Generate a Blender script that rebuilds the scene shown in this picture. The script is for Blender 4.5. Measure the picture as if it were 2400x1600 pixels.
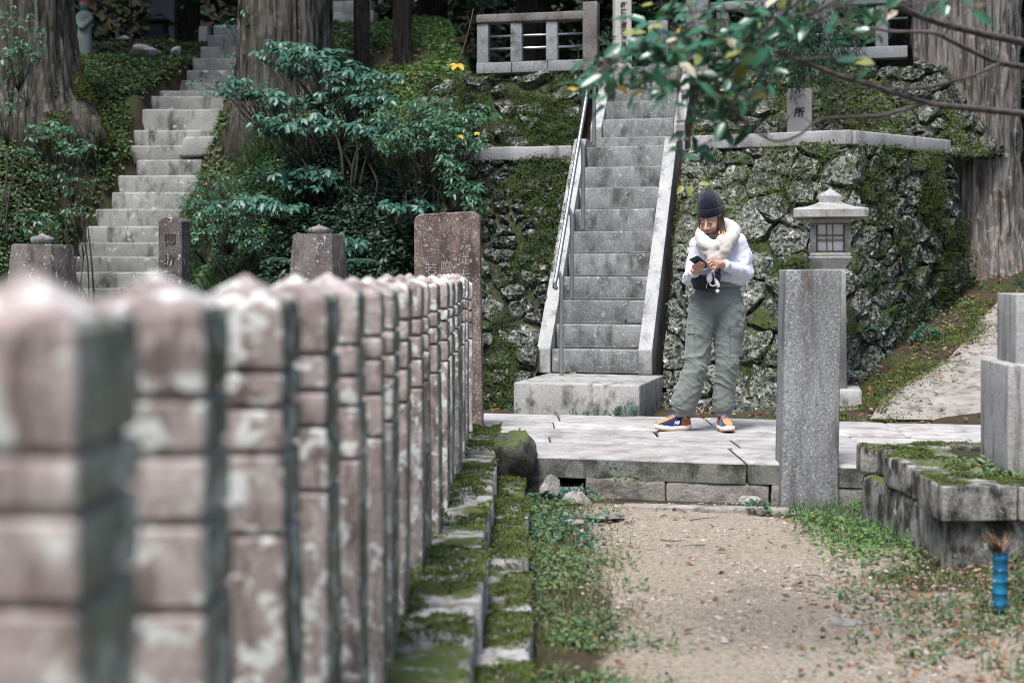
import bpy, math, random
import numpy as np
from mathutils import Vector, Matrix

# ------------------------------------------------------------------ scene, camera, light
for o in list(bpy.data.objects): bpy.data.objects.remove(o)
SC = bpy.context.scene
COL = SC.collection
FPX, CX, HY, EYE = 3333.0, 1200.0, 638.0, 1.38      # focal length in photo pixels, principal column, horizon row, eye height

cam_d = bpy.data.cameras.new('camera'); cam = bpy.data.objects.new('camera', cam_d); COL.objects.link(cam)
cam_d.sensor_width = 36.0; cam_d.lens = 50.0
cam_d.shift_y = -(800.0 - HY) / 2400.0
cam.location = (0, 0, EYE); cam.rotation_euler = (math.radians(90), 0, 0)
cam_d.clip_start = 0.05; cam_d.clip_end = 400
cam_d.dof.use_dof = True; cam_d.dof.focus_distance = 10.2; cam_d.dof.aperture_fstop = 2.25
cam_d.dof.aperture_blades = 0
SC.camera = cam

world = bpy.data.worlds.new('World'); SC.world = world; world.use_nodes = True
wn = world.node_tree; bg = wn.nodes['Background']
sky = wn.nodes.new('ShaderNodeTexSky'); sky.sky_type = 'NISHITA'; sky.sun_disc = False
SUN_EL, SUN_AZ = math.radians(64), math.radians(206)     # azimuth measured clockwise from +Y
sky.sun_elevation = SUN_EL; sky.sun_rotation = SUN_AZ
sky.air_density = 1.0; sky.dust_density = 2.0; sky.ozone_density = 1.2
wn.links.new(sky.outputs[0], bg.inputs[0]); bg.inputs[1].default_value = 0.095
sun_d = bpy.data.lights.new('sun', 'SUN'); sun_d.energy = 1.5; sun_d.angle = math.radians(22); sun_d.color = (1.0, 0.985, 0.965)
sun = bpy.data.objects.new('sun', sun_d); COL.objects.link(sun)
sdir = Vector((math.sin(SUN_AZ) * math.cos(SUN_EL), math.cos(SUN_AZ) * math.cos(SUN_EL), math.sin(SUN_EL)))
sun.rotation_euler = sdir.to_track_quat('Z', 'Y').to_euler(); sun.location = sdir * 30
SC.view_settings.view_transform = 'Standard'; SC.view_settings.look = 'None'
SC.view_settings.exposure = 1.92; SC.view_settings.gamma = 1.0; SC.view_settings.use_curve_mapping = False
SC.render.engine = 'CYCLES'
SC.cycles.use_denoising = True; SC.cycles.denoiser = 'OPENIMAGEDENOISE'
SC.cycles.filter_width = 0.9; SC.cycles.max_bounces = 6; SC.cycles.diffuse_bounces = 3; SC.cycles.transparent_max_bounces = 6

rng = np.random.default_rng(11); random.seed(5)

def W(px, py, d):                       # a point of the place from where it shows in the photo and how far it stands
    return np.array([(px - CX) * d / FPX, d, EYE - (py - HY) * d / FPX])

# ------------------------------------------------------------------ numpy helpers
def _hash(i, j, k, seed):
    n = (i * 374761393 + j * 668265263 + k * 2147483647 + seed * 974634777) & 0xffffffff
    n = ((n ^ (n >> 13)) * 1274126177) & 0xffffffff
    n = ((n ^ (n >> 16)) * 2246822519) & 0xffffffff
    return ((n ^ (n >> 15)) & 0xffff) / 32767.5 - 1.0

def vnoise(p, seed=0):
    p = np.asarray(p, float)
    i = np.floor(p).astype(np.int64); f = p - i; u = f * f * (3 - 2 * f)
    r = 0
    for dx in (0, 1):
        for dy in (0, 1):
            for dz in (0, 1):
                w = (u[..., 0] if dx else 1 - u[..., 0]) * (u[..., 1] if dy else 1 - u[..., 1]) * (u[..., 2] if dz else 1 - u[..., 2])
                r = r + w * _hash(i[..., 0] + dx, i[..., 1] + dy, i[..., 2] + dz, seed)
    return r

def fbm(p, octv=4, seed=0, gain=0.5):
    p = np.asarray(p, float); a, s, t = 1.0, 0, 0
    for o in range(octv):
        s = s + a * vnoise(p * (2 ** o), seed + o * 17); t += a; a *= gain
    return s / t

def sstep(a, b, x):
    t = np.clip((x - a) / (b - a), 0, 1); return t * t * (3 - 2 * t)

def unit(v):
    v = np.asarray(v, float); return v / np.maximum(np.linalg.norm(v, axis=-1, keepdims=True), 1e-9)

def make_mesh(name, V, F, smooth=True):
    """V (n,3); F a list of index arrays, each (m,k)"""
    V = np.ascontiguousarray(V, dtype=np.float32)
    if isinstance(F, np.ndarray): F = [F]
    F = [np.asarray(f, dtype=np.int32) for f in F if len(f)]
    me = bpy.data.meshes.new(name)
    me.vertices.add(len(V)); me.vertices.foreach_set('co', V.ravel())
    nl = sum(f.size for f in F); npoly = sum(len(f) for f in F)
    me.loops.add(nl); me.polygons.add(npoly)
    me.loops.foreach_set('vertex_index', np.concatenate([f.ravel() for f in F]))
    tot = np.concatenate([np.full(len(f), f.shape[1], np.int32) for f in F])
    me.polygons.foreach_set('loop_start', np.concatenate([[0], np.cumsum(tot)[:-1]]).astype(np.int32))
    me.polygons.foreach_set('loop_total', tot)
    me.polygons.foreach_set('use_smooth', np.full(npoly, smooth))
    me.update(calc_edges=True)
    return me

def join(parts):
    """[(V,F)...] -> V, F  (F lists of arrays)"""
    Vs, Fs, n = [], [], 0
    for V, F in parts:
        if isinstance(F, np.ndarray): F = [F]
        Vs.append(np.asarray(V, float))
        for f in F:
            if len(f): Fs.append(np.asarray(f) + n)
        n += len(V)
    return np.concatenate(Vs), Fs

def tag(o, label=None, cat=None, group=None, kind=None):
    if label: o['label'] = label
    if cat: o['category'] = cat
    if group: o['group'] = group
    if kind: o['kind'] = kind
    return o

def obj(name, V, F, m, parent=None, smooth=True):
    me = V if isinstance(V, bpy.types.Mesh) else make_mesh(name, V, F, smooth)
    if m is not None and len(me.materials) == 0: me.materials.append(m)
    o = bpy.data.objects.new(name, me); COL.objects.link(o)
    if parent is not None:
        o.parent = parent
        if parent.type == 'EMPTY': o.matrix_parent_inverse = Matrix.Translation(-Vector(parent.location))
    return o

def thing(name, loc, label, cat, group=None):
    o = bpy.data.objects.new(name, None); COL.objects.link(o); o.empty_display_size = 0.1
    o.location = [float(v) for v in loc]
    return tag(o, label, cat, group)

def rotz(V, a, c=(0, 0, 0)):
    V = np.asarray(V, float) - c; ca, sa = math.cos(a), math.sin(a)
    return np.stack([V[:, 0] * ca - V[:, 1] * sa, V[:, 0] * sa + V[:, 1] * ca, V[:, 2]], 1) + c

def quads(nx, ny, off=0, wrap=False):
    """grid faces for vertices laid out [i*ny + j]; wrap closes j"""
    i = np.arange(nx - 1)[:, None]; j = np.arange(ny if wrap else ny - 1)[None, :]
    j2 = (j + 1) % ny
    a = i * ny + j; b = i * ny + j2; c = (i + 1) * ny + j2; d = (i + 1) * ny + j
    return np.stack([a, d, c, b], -1).reshape(-1, 4) + off

def rbox(sx, sy, sz, b=0.01, n=(1, 1, 1), noise=0.0, nscale=4.0, seed=0, base=True):
    """block with rounded edges; centred in x,y, standing on z=0"""
    h = np.array([sx, sy, sz]) / 2
    b = min(b, h.min() * 0.95)
    def ax(hh, k):
        inner = np.linspace(-(hh - b), hh - b, k + 1)
        return np.concatenate([[-hh, -hh + b * 0.45], inner, [hh - b * 0.45, hh]])
    A = [ax(h[i], n[i]) for i in range(3)]
    parts = []
    for axis in range(3):
        u, v = [i for i in range(3) if i != axis]
        for sgn in (-1, 1):
            U, Vv = np.meshgrid(A[u], A[v], indexing='ij')
            P = np.zeros(U.shape + (3,)); P[..., u] = U; P[..., v] = Vv; P[..., axis] = sgn * h[axis]
            f = quads(len(A[u]), len(A[v]))
            flip = (sgn > 0) == (axis != 1)
            if flip: f = f[:, ::-1]
            parts.append((P.reshape(-1, 3), f))
    V, F = join(parts); F = np.concatenate(F)
    inner = np.clip(V, -(h - b), h - b); d = V - inner
    V = inner + b * unit(d)
    key = np.round(V / 1e-5).astype(np.int64)
    _, idx, inv = np.unique(key, axis=0, return_index=True, return_inverse=True)
    V = V[idx]; F = inv.ravel()[F]
    if noise:
        off = seed * 7.31
        N = np.stack([fbm(V * nscale + off + k * 31.7, 3, seed + k) for k in range(3)], 1)
        V = V + N * noise
    V = V + np.array([0, 0, h[2]])
    return V, F

def block(name, m, c, size, ang=0, b=0.012, n=(1, 1, 1), noise=0.004, parent=None, seed=None, tilt=(0, 0), nscale=4.0, taper=None, smooth=True):
    """stone block whose base centre is c, turned by ang about z"""
    if seed is None: seed = random.randint(0, 9999)
    V, F = rbox(*size, b=b, n=n, noise=noise, seed=seed, nscale=nscale)
    if taper is not None:
        k = 1 + (taper - 1) * (V[:, 2] / size[2]); V[:, 0] *= k; V[:, 1] *= k
    V[:, 0] += V[:, 2] * tilt[0]; V[:, 1] += V[:, 2] * tilt[1]
    V = rotz(V, ang) + np.asarray(c, float)
    return obj(name, V, F, m, parent, smooth)

def tube(path, radii, seg=10, cap=True, jitter=0.0, seed=0):
    P = np.asarray(path, float); n = len(P); R = np.broadcast_to(np.asarray(radii, float), (n,))
    T = unit(np.gradient(P, axis=0))
    up = np.array([0, 0, 1.0]) if abs(T[0, 2]) < 0.9 else np.array([1.0, 0, 0])
    a = unit(np.cross(T[0], up)); A = [a]
    for i in range(1, n):
        a = A[-1] - T[i] * np.dot(A[-1], T[i]); A.append(unit(a))
    A = np.array(A); B = np.cross(T, A)
    th = np.linspace(0, 2 * np.pi, seg, endpoint=False)
    ring = A[:, None] * np.cos(th)[None, :, None] + B[:, None] * np.sin(th)[None, :, None]
    V = P[:, None] + ring * R[:, None, None]
    if jitter:
        V = V + ring * (fbm(V * 9 + seed, 3, seed) * jitter)[..., None]
    V = V.reshape(-1, 3); F = [quads(n, seg, wrap=True)]
    if cap:
        V = np.concatenate([V, P[:1], P[-1:]])
        k = np.arange(seg); k2 = (k + 1) % seg
        F.append(np.stack([np.full(seg, n * seg), k, k2], 1)); o = (n - 1) * seg
        F.append(np.stack([np.full(seg, n * seg + 1), o + k2, o + k], 1))
    return V, F

def lathe(prof, seg=24, c=(0, 0, 0)):
    prof = np.asarray(prof, float); th = np.linspace(0, 2 * np.pi, seg, endpoint=False)
    V = np.stack([prof[:, 0:1] * np.cos(th), prof[:, 0:1] * np.sin(th), np.repeat(prof[:, 1:2], seg, 1)], -1).reshape(-1, 3)
    return V + np.asarray(c, float), [quads(len(prof), seg, wrap=True)[:, ::-1]]

def spline(pts, n):
    P = np.asarray(pts, float); m = len(P)
    if m < 3: t = np.linspace(0, 1, n)[:, None]; return P[0] * (1 - t) + P[-1] * t
    Q = np.concatenate([[2 * P[0] - P[1]], P, [2 * P[-1] - P[-2]]])
    t = np.linspace(0, m - 1 - 1e-6, n); i = t.astype(int); f = (t - i)[:, None]
    p0, p1, p2, p3 = Q[i], Q[i + 1], Q[i + 2], Q[i + 3]
    return 0.5 * (2 * p1 + (p2 - p0) * f + (2 * p0 - 5 * p1 + 4 * p2 - p3) * f ** 2 + (3 * p1 - p0 - 3 * p2 + p3) * f ** 3)

# --- leaves
LEAF_F = [np.array([[0, 4, 1], [0, 1, 6], [5, 3, 2], [2, 3, 7]]), np.array([[4, 5, 2, 1], [1, 2, 7, 6]])]
def leaf_tpl(w=0.4, fold=0.12, droop=0.15):
    return np.array([[0, 0, 0], [.35, 0, -droop * .12], [.7, 0, -droop * .5], [1, 0, -droop],
                     [.3, w / 2, fold * w - droop * .1], [.68, w * .42, fold * w * .8 - droop * .45],
                     [.3, -w / 2, fold * w - droop * .1], [.68, -w * .42, fold * w * .8 - droop * .45]])
RH_F = [np.array([[0, 1, 2], [0, 2, 3]])]
def rhomb_tpl(w=0.5, fold=0.12, droop=0.1):
    return np.array([[0, 0, 0], [.45, -w / 2, fold * w], [1, 0, -droop], [.45, w / 2, fold * w]])
BL_F = [np.array([[0, 1, 3, 2], [2, 3, 5, 4]]), np.array([[4, 5, 6]])]
def blade_tpl(w=0.05, bend=0.5):
    z = lambda t: t - bend * .25 * t ** 2
    x = lambda t: bend * t ** 2
    return np.array([[x(0), -w / 2, 0], [x(0), w / 2, 0], [x(.4), -w * .42, z(.4)], [x(.4), w * .42, z(.4)],
                     [x(.75), -w * .25, z(.75)], [x(.75), w * .25, z(.75)], [x(1), 0, z(1)]])

def frames(X, Z):
    X = unit(X); Y = unit(np.cross(Z, X)); Z = np.cross(X, Y); return X, Y, Z

def scatter(tpl, F, P, X, Z, S):
    """copies of a small template: P positions, X long axis, Z its up side, S sizes"""
    P = np.asarray(P, float); n = len(P); k = len(tpl)
    X, Y, Z = frames(np.asarray(X, float), np.asarray(Z, float)); S = np.broadcast_to(np.asarray(S, float), (n,))
    V = P[:, None] + S[:, None, None] * (tpl[None, :, 0:1] * X[:, None] + tpl[None, :, 1:2] * Y[:, None] + tpl[None, :, 2:3] * Z[:, None])
    off = (np.arange(n) * k)[:, None, None]
    return V.reshape(-1, 3), [(f[None] + off).reshape(-1, f.shape[1]) for f in F]

def rand_dirs(n, zmin=-1, zmax=1):
    a = rng.uniform(0, 2 * np.pi, n); z = rng.uniform(zmin, zmax, n); r = np.sqrt(np.maximum(0, 1 - z * z))
    return np.stack([r * np.cos(a), r * np.sin(a), z], 1)

# --- signed distance shapes meshed with surface nets
class SDF:
    def __init__(s, lo, hi, res):
        s.lo = np.array(lo, float); s.res = res
        s.n = np.ceil((np.array(hi) - s.lo) / res).astype(int) + 1
        s.g = np.full(s.n, 1.0, np.float32)
    def _sub(s, lo, hi, pad):
        a = np.maximum(0, np.floor((np.asarray(lo) - pad - s.lo) / s.res).astype(int))
        b = np.minimum(s.n, np.ceil((np.asarray(hi) + pad - s.lo) / s.res).astype(int) + 1)
        if (b <= a).any(): return None, None
        ax = [s.lo[i] + np.arange(a[i], b[i]) * s.res for i in range(3)]
        return tuple(slice(a[i], b[i]) for i in range(3)), np.stack(np.meshgrid(*ax, indexing='ij'), -1)
    def _put(s, sl, d, k, op):
        g = s.g[sl]
        if op == 'cut': s.g[sl] = np.maximum(g, -d); return
        if k > 0:
            h = np.clip(0.5 + 0.5 * (g - d) / k, 0, 1); s.g[sl] = g * (1 - h) + d * h - k * h * (1 - h)
        else: s.g[sl] = np.minimum(g, d)
    def cap(s, a, b, ra, rb=None, k=0.01, sq=None, op='add'):
        """tapered capsule; sq = (axis vector, factor) flattens it along an axis"""
        rb = ra if rb is None else rb
        a = np.asarray(a, float); b = np.asarray(b, float); m = max(ra, rb); pad = 3 * k + 3 * s.res
        if sq is not None: m = m * max(1, 1 / sq[1])
        sl, P = s._sub(np.minimum(a, b) - m, np.maximum(a, b) + m, pad)
        if sl is None: return s
        ab = b - a; t = np.clip(((P - a) @ ab) / max(ab @ ab, 1e-9), 0, 1)
        v = P - (a + t[..., None] * ab)
        if sq is not None:
            u = unit(np.array(sq[0], float)); v = v + ((v @ u) * (sq[1] - 1))[..., None] * u
        s._put(sl, np.linalg.norm(v, axis=-1) - (ra + (rb - ra) * t), k, op); return s
    def ell(s, c, r, k=0.01, rot=None, op='add'):
        c = np.asarray(c, float); r = np.asarray(r, float)
        sl, P = s._sub(c - r.max(), c + r.max(), 3 * k + 3 * s.res)
        if sl is None: return s
        v = P - c
        if rot is not None: v = v @ np.asarray(rot)
        l0 = np.linalg.norm(v / r, axis=-1); l1 = np.linalg.norm(v / (r * r), axis=-1)
        s._put(sl, l0 * (l0 - 1) / np.maximum(l1, 1e-6), k, op); return s
    def chain(s, pts, radii, k=0.01, n=None, sq=None):
        pts = np.asarray(pts, float); radii = np.broadcast_to(np.asarray(radii, float), (len(pts),))
        if n: 
            R = np.interp(np.linspace(0, len(pts) - 1, n), np.arange(len(pts)), radii); pts = spline(pts, n); radii = R
        for i in range(len(pts) - 1): s.cap(pts[i], pts[i + 1], radii[i], radii[i + 1], k, sq)
        return s
    def clipz(s, z0, z1):
        z = (s.lo[2] + np.arange(s.n[2]) * s.res).astype(np.float32)[None, None, :]
        if z0 is not None: s.g = np.maximum(s.g, z0 - z)
        if z1 is not None: s.g = np.maximum(s.g, z - z1)
        return s
    def mesh(s):
        g = s.g; nx, ny, nz = g.shape; ins = g < 0
        c = np.zeros((nx - 1, ny - 1, nz - 1), np.int8)
        for dx in (0, 1):
            for dy in (0, 1):
                for dz in (0, 1):
                    c += ins[dx:nx - 1 + dx, dy:ny - 1 + dy, dz:nz - 1 + dz]
        I, J, K = np.nonzero((c > 0) & (c < 8))
        idx = np.full(c.shape, -1, np.int64); idx[I, J, K] = np.arange(len(I))
        acc = np.zeros((len(I), 3)); cnt = np.zeros(len(I))
        crn = [(x, y, z) for x in (0, 1) for y in (0, 1) for z in (0, 1)]
        for p in crn:
            for ax in range(3):
                if p[ax]: continue
                q = list(p); q[ax] = 1
                va = g[I + p[0], J + p[1], K + p[2]]; vb = g[I + q[0], J + q[1], K + q[2]]
                m = (va < 0) != (vb < 0); t = np.where(m, va / np.where(m, va - vb, 1), 0)
                pt = np.repeat(np.array([p], float), len(I), 0); pt[:, ax] += t
                acc += pt * m[:, None]; cnt += m
        V = s.lo + (np.stack([I, J, K], 1) + acc / cnt[:, None]) * s.res
        F = []
        for ax in range(3):
            sl0 = [slice(None)] * 3; sl1 = [slice(None)] * 3; sl0[ax] = slice(0, -1); sl1[ax] = slice(1, None)
            a = ins[tuple(sl0)]; b = ins[tuple(sl1)]
            e = np.argwhere(a != b)
            u, v = [(1, 2), (2, 0), (0, 1)][ax]
            ok = (e[:, u] > 0) & (e[:, v] > 0) & (e[:, u] < g.shape[u] - 1) & (e[:, v] < g.shape[v] - 1); e = e[ok]
            def id_(du, dv):
                q = e.copy(); q[:, u] += du; q[:, v] += dv; return idx[q[:, 0], q[:, 1], q[:, 2]]
            f = np.stack([id_(-1, -1), id_(0, -1), id_(0, 0), id_(-1, 0)], 1)
            fl = ~a[tuple(e.T)]
            f[fl] = f[fl][:, ::-1]
            F.append(f)
        return V, np.concatenate(F)

def vnormals(V, F):
    N = np.zeros_like(V); Fs = F if isinstance(F, list) else [F]
    for f in Fs:
        n = np.cross(V[f[:, 1]] - V[f[:, 0]], V[f[:, 2]] - V[f[:, 0]])
        for k in range(f.shape[1]): np.add.at(N, f[:, k], n)
    return unit(N)

def relax(V, F, it=2, lam=0.5):
    f = F if isinstance(F, np.ndarray) else F[0]
    for _ in range(it):
        S = np.zeros_like(V); C = np.zeros(len(V)); k = f.shape[1]
        for a in range(k):
            b = (a + 1) % k
            np.add.at(S, f[:, a], V[f[:, b]]); np.add.at(C, f[:, a], 1)
            np.add.at(S, f[:, b], V[f[:, a]]); np.add.at(C, f[:, b], 1)
        V = V * (1 - lam) + lam * S / C[:, None]
    return V

# ------------------------------------------------------------------ materials
class Mat:
    def __init__(s, name):
        s.m = bpy.data.materials.new(name); s.m.use_nodes = True; s.nt = s.m.node_tree
        s.p = s.nt.nodes['Principled BSDF']; s.out = s.nt.nodes['Material Output']; s._pos = None
    def node(s, t, **kw):
        n = s.nt.nodes.new(t)
        for k, v in kw.items(): setattr(n, k, v)
        return n
    def set(s, sock, v):
        if isinstance(v, bpy.types.NodeSocket): s.nt.links.new(v, sock)
        elif isinstance(v, (tuple, list)) and len(v) == 3 and sock.type == 'RGBA': sock.default_value = (*v, 1)
        else: sock.default_value = v
    @property
    def pos(s):
        if s._pos is None: s._pos = s.node('ShaderNodeNewGeometry')
        return s._pos.outputs['Position']
    def geo(s, name): s.pos; return s._pos.outputs[name]
    def objc(s):
        return s.node('ShaderNodeTexCoord').outputs['Object']
    def scale(s, v, sc):
        n = s.node('ShaderNodeMapping'); s.set(n.inputs['Vector'], v); n.inputs['Scale'].default_value = sc if isinstance(sc, tuple) else (sc,) * 3
        return n.outputs[0]
    def noise(s, scale, detail=4, vec=None, rough=0.55, dist=0.0, col=False):
        n = s.node('ShaderNodeTexNoise'); s.set(n.inputs['Vector'], s.pos if vec is None else vec)
        n.inputs['Scale'].default_value = scale; n.inputs['Detail'].default_value = detail
        n.inputs['Roughness'].default_value = rough; n.inputs['Distortion'].default_value = dist
        return n.outputs['Color' if col else 'Fac']
    def voro(s, scale, vec=None, feature='F1', out='Distance', rnd=1.0):
        n = s.node('ShaderNodeTexVoronoi'); n.feature = feature
        s.set(n.inputs['Vector'], s.pos if vec is None else vec); n.inputs['Scale'].default_value = scale
        n.inputs['Randomness'].default_value = rnd
        return n.outputs[out]
    def wave(s, scale, vec, dist=2.0, direction='X'):
        n = s.node('ShaderNodeTexWave'); n.bands_direction = direction; s.set(n.inputs['Vector'], vec)
        n.inputs['Scale'].default_value = scale; n.inputs['Distortion'].default_value = dist
        return n.outputs['Fac']
    def ramp(s, fac, *stops):
        n = s.node('ShaderNodeValToRGB'); s.set(n.inputs[0], fac); e = n.color_ramp.elements
        while len(e) < len(stops): e.new(0.5)
        for k, (p, c) in enumerate(stops):
            e[k].position = p; e[k].color = (c, c, c, 1) if not isinstance(c, tuple) else (*c, 1)
        return n.outputs[0]
    def mix(s, fac, a, b, mode='MIX'):
        n = s.node('ShaderNodeMix', data_type='RGBA', blend_type=mode)
        s.set(n.inputs[0], fac); s.set(n.inputs[6], a); s.set(n.inputs[7], b); return n.outputs[2]
    def math(s, op, a, b=0.0):
        n = s.node('ShaderNodeMath', operation=op); s.set(n.inputs[0], a); s.set(n.inputs[1], b); return n.outputs[0]
    def bump(s, h, strength=0.5, dist=0.01, normal=None):
        n = s.node('ShaderNodeBump'); s.set(n.inputs['Height'], h); n.inputs['Strength'].default_value = strength; n.inputs['Distance'].default_value = dist
        if normal is not None: s.nt.links.new(normal, n.inputs['Normal'])
        return n.outputs[0]
    def upz(s):
        n = s.node('ShaderNodeSeparateXYZ'); s.set(n.inputs[0], s.geo('True Normal')); return n.outputs[2]
    def done(s, color, rough=0.8, normal=None, spec=0.3, metal=0.0, **kw):
        s.set(s.p.inputs['Base Color'], color); s.set(s.p.inputs['Roughness'], rough); s.p.inputs['Specular IOR Level'].default_value = spec
        s.p.inputs['Metallic'].default_value = metal
        if normal is not None: s.nt.links.new(normal, s.p.inputs['Normal'])
        for k, v in kw.items(): s.set(s.p.inputs[k.replace('_', ' ')], v)
        return s.m

MOSS_A, MOSS_B = (0.036, 0.052, 0.013), (0.10, 0.126, 0.034)

def stone_mat(name, base, base2, speck=0.35, sscale=110, stain=((0.03, 0.03, 0.028), 0.4), stain_scale=(7, 7, 1.6), lichen=((0.55, 0.55, 0.5), 0.15, 16),
              moss=0.0, rough=0.85, bump=0.35, tone=2.2, moss_up=True, objvar=0.0):
    M = Mat(name)
    col = M.mix(M.ramp(M.noise(tone, 6), (0.35, 0.0), (0.68, 1.0)), base, base2)
    if objvar: col = M.mix(1.0, col, M.ramp(M.node('ShaderNodeObjectInfo').outputs['Random'], (0.0, 1 - objvar), (1.0, 1.0)), 'MULTIPLY')
    if speck:
        sp = M.noise(sscale, 3, rough=0.7)
        col = M.mix(M.ramp(sp, (0.50, 0.0), (0.66, speck)), col, (0.04, 0.04, 0.045))
        col = M.mix(M.ramp(M.noise(sscale * 0.8, 3, vec=M.scale(M.pos, (1.3, 1.1, 1.2)), rough=0.7), (0.54, 0.0), (0.7, speck * 0.9)), col, (0.75, 0.73, 0.7))
    if stain[1]:
        st = M.noise(1.0, 7, vec=M.scale(M.pos, stain_scale), rough=0.68)
        t = 0.72 - 0.3 * stain[1]
        col = M.mix(M.ramp(st, (t - 0.06, 0.0), (t + 0.1, min(1, 0.55 + stain[1] * 0.5))), col, stain[0])
    if lichen[1]:
        li = M.noise(lichen[2], 5, rough=0.62, dist=0.4)
        t = 0.74 - 0.3 * lichen[1]
        col = M.mix(M.ramp(li, (t, 0.0), (t + 0.05, 0.85)), col, lichen[0])
    if moss:
        mn = M.noise(5.5, 7, rough=0.7); fac = mn
        if moss_up: fac = M.math('ADD', mn, M.math('MULTIPLY', M.math('SUBTRACT', M.upz(), 0.55), 0.22))
        t = 0.78 - 0.36 * moss
        mcol = M.mix(M.noise(26, 4), MOSS_A, MOSS_B)
        col = M.mix(M.ramp(fac, (t, 0.0), (t + 0.07, 1.0)), col, mcol)
    h = M.math('ADD', M.noise(38, 6, rough=0.7), M.math('MULTIPLY', M.noise(9, 5), 1.5))
    return M.done(col, rough, M.bump(h, bump, 0.012), spec=0.25)

def leaf_mat(name, cols, rough=0.42, trans=0.25, spec=0.4):
    M = Mat(name)
    r = M.geo('Random Per Island')
    n = len(cols); stops = [(k / max(1, n - 1), c) for k, c in enumerate(cols)]
    col = M.ramp(r, *stops)
    col = M.mix(M.math('MULTIPLY', M.noise(30, 2), 0.35), col, tuple(c * 0.55 for c in cols[0]))
    M.done(col, rough, spec=spec)
    t = M.node('ShaderNodeBsdfTranslucent'); M.set(t.inputs[0], M.mix(0.5, col, (0.10, 0.16, 0.03)))
    mx = M.node('ShaderNodeMixShader'); mx.inputs[0].default_value = trans
    M.nt.links.new(M.p.outputs[0], mx.inputs[1]); M.nt.links.new(t.outputs[0], mx.inputs[2]); M.nt.links.new(mx.outputs[0], M.out.inputs[0])
    return M.m

def plain(name, c, rough=0.6, metal=0.0, spec=0.4, var=0.12, vscale=20, bump=0.0, bscale=80):
    M = Mat(name)
    col = M.mix(M.ramp(M.noise(vscale, 4), (0.35, 0.0), (0.7, 1.0)), tuple(x * (1 - var) for x in c), tuple(min(1, x * (1 + var)) for x in c))
    return M.done(col, rough, M.bump(M.noise(bscale, 4), bump, 0.004) if bump else None, spec=spec, metal=metal)

G_RISER = stone_mat('granite_riser', (0.165, 0.172, 0.165), (0.27, 0.278, 0.268), 0.45, 90, ((0.045, 0.05, 0.04), 0.6), (7, 7, 3.5), ((0.40, 0.42, 0.40), 0.38, 20), objvar=0.22, tone=4)
G_LIGHT = stone_mat('granite_light', (0.27, 0.27, 0.26), (0.385, 0.38, 0.37), 0.38, 100, ((0.10, 0.10, 0.088), 0.5), (7, 7, 5), ((0.46, 0.46, 0.44), 0.15, 20), rough=0.8, tone=4)
G_PILLAR = stone_mat('granite_pillar', (0.185, 0.192, 0.195), (0.29, 0.298, 0.30), 0.7, 75, ((0.085, 0.070, 0.060), 0.62), (7, 7, 0.9), ((0.5, 0.5, 0.48), 0.0, 20), bump=0.3)
G_LANTERN = stone_mat('granite_lantern', (0.27, 0.265, 0.245), (0.38, 0.37, 0.345), 0.5, 100, ((0.07, 0.07, 0.06), 0.4), (6, 6, 3), ((0.5, 0.5, 0.46), 0.15, 20))
G_WEATHER = stone_mat('granite_weathered', (0.24, 0.24, 0.225), (0.36, 0.355, 0.335), 0.3, 90, ((0.028, 0.03, 0.024), 0.52), (9, 9, 5), ((0.5, 0.5, 0.46), 0.25, 14), moss=0.12)
G_STAIR2 = stone_mat('granite_old_step', (0.22, 0.22, 0.198), (0.34, 0.335, 0.305), 0.35, 80, ((0.02, 0.024, 0.017), 0.52), (6, 6, 2.2), ((0.46, 0.47, 0.42), 0.4, 8), moss=0.15, objvar=0.2)
G_PINK = stone_mat('stone_pinkish', (0.33, 0.262, 0.238), (0.53, 0.465, 0.435), 0.25, 120, ((0.10, 0.072, 0.062), 0.66), (20, 20, 7), ((0.58, 0.60, 0.565), 0.66, 19), bump=0.4, tone=8, objvar=0.28)
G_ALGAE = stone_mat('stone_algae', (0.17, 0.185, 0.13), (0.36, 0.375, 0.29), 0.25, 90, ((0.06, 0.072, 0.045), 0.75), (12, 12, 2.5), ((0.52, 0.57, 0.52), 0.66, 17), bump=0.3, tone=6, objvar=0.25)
G_BROWN = stone_mat('stone_brown', (0.085, 0.055, 0.044), (0.235, 0.165, 0.135), 0.5, 80, ((0.045, 0.034, 0.03), 0.62), (9, 9, 3), ((0.36, 0.325, 0.29), 0.48, 34), tone=4.0, bump=0.5)
G_DARKSTELE = stone_mat('stone_dark_stele', (0.05, 0.041, 0.037), (0.125, 0.105, 0.094), 0.25, 90, ((0.025, 0.021, 0.02), 0.5), (9, 9, 3), ((0.5, 0.48, 0.45), 0.45, 18), bump=0.5, tone=4)
G_BEAM = stone_mat('granite_beam', (0.15, 0.158, 0.155), (0.25, 0.255, 0.25), 0.5, 100, ((0.04, 0.036, 0.03), 0.45), (5, 5, 6), ((0.45, 0.45, 0.43), 0.15, 16), moss=0.08)
G_BEAMTOP = stone_mat('stone_beam_dark', (0.085, 0.07, 0.058), (0.20, 0.18, 0.165), 0.4, 100, ((0.05, 0.04, 0.034), 0.35), (6, 6, 6), ((0.42, 0.42, 0.4), 0.22, 18))
G_COPING = stone_mat('granite_coping', (0.24, 0.235, 0.225), (0.36, 0.35, 0.34), 0.45, 100, ((0.085, 0.07, 0.066), 0.42), (7, 7, 2.5), ((0.5, 0.5, 0.48), 0.1, 18), moss=0.10)
G_PAVE = stone_mat('paving_granite', (0.33, 0.315, 0.30), (0.47, 0.45, 0.435), 0.25, 110, ((0.17, 0.155, 0.135), 0.55), (5, 5, 5), ((0.52, 0.505, 0.49), 0.25, 14), rough=0.75, bump=0.5, tone=6, objvar=0.22)
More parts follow.
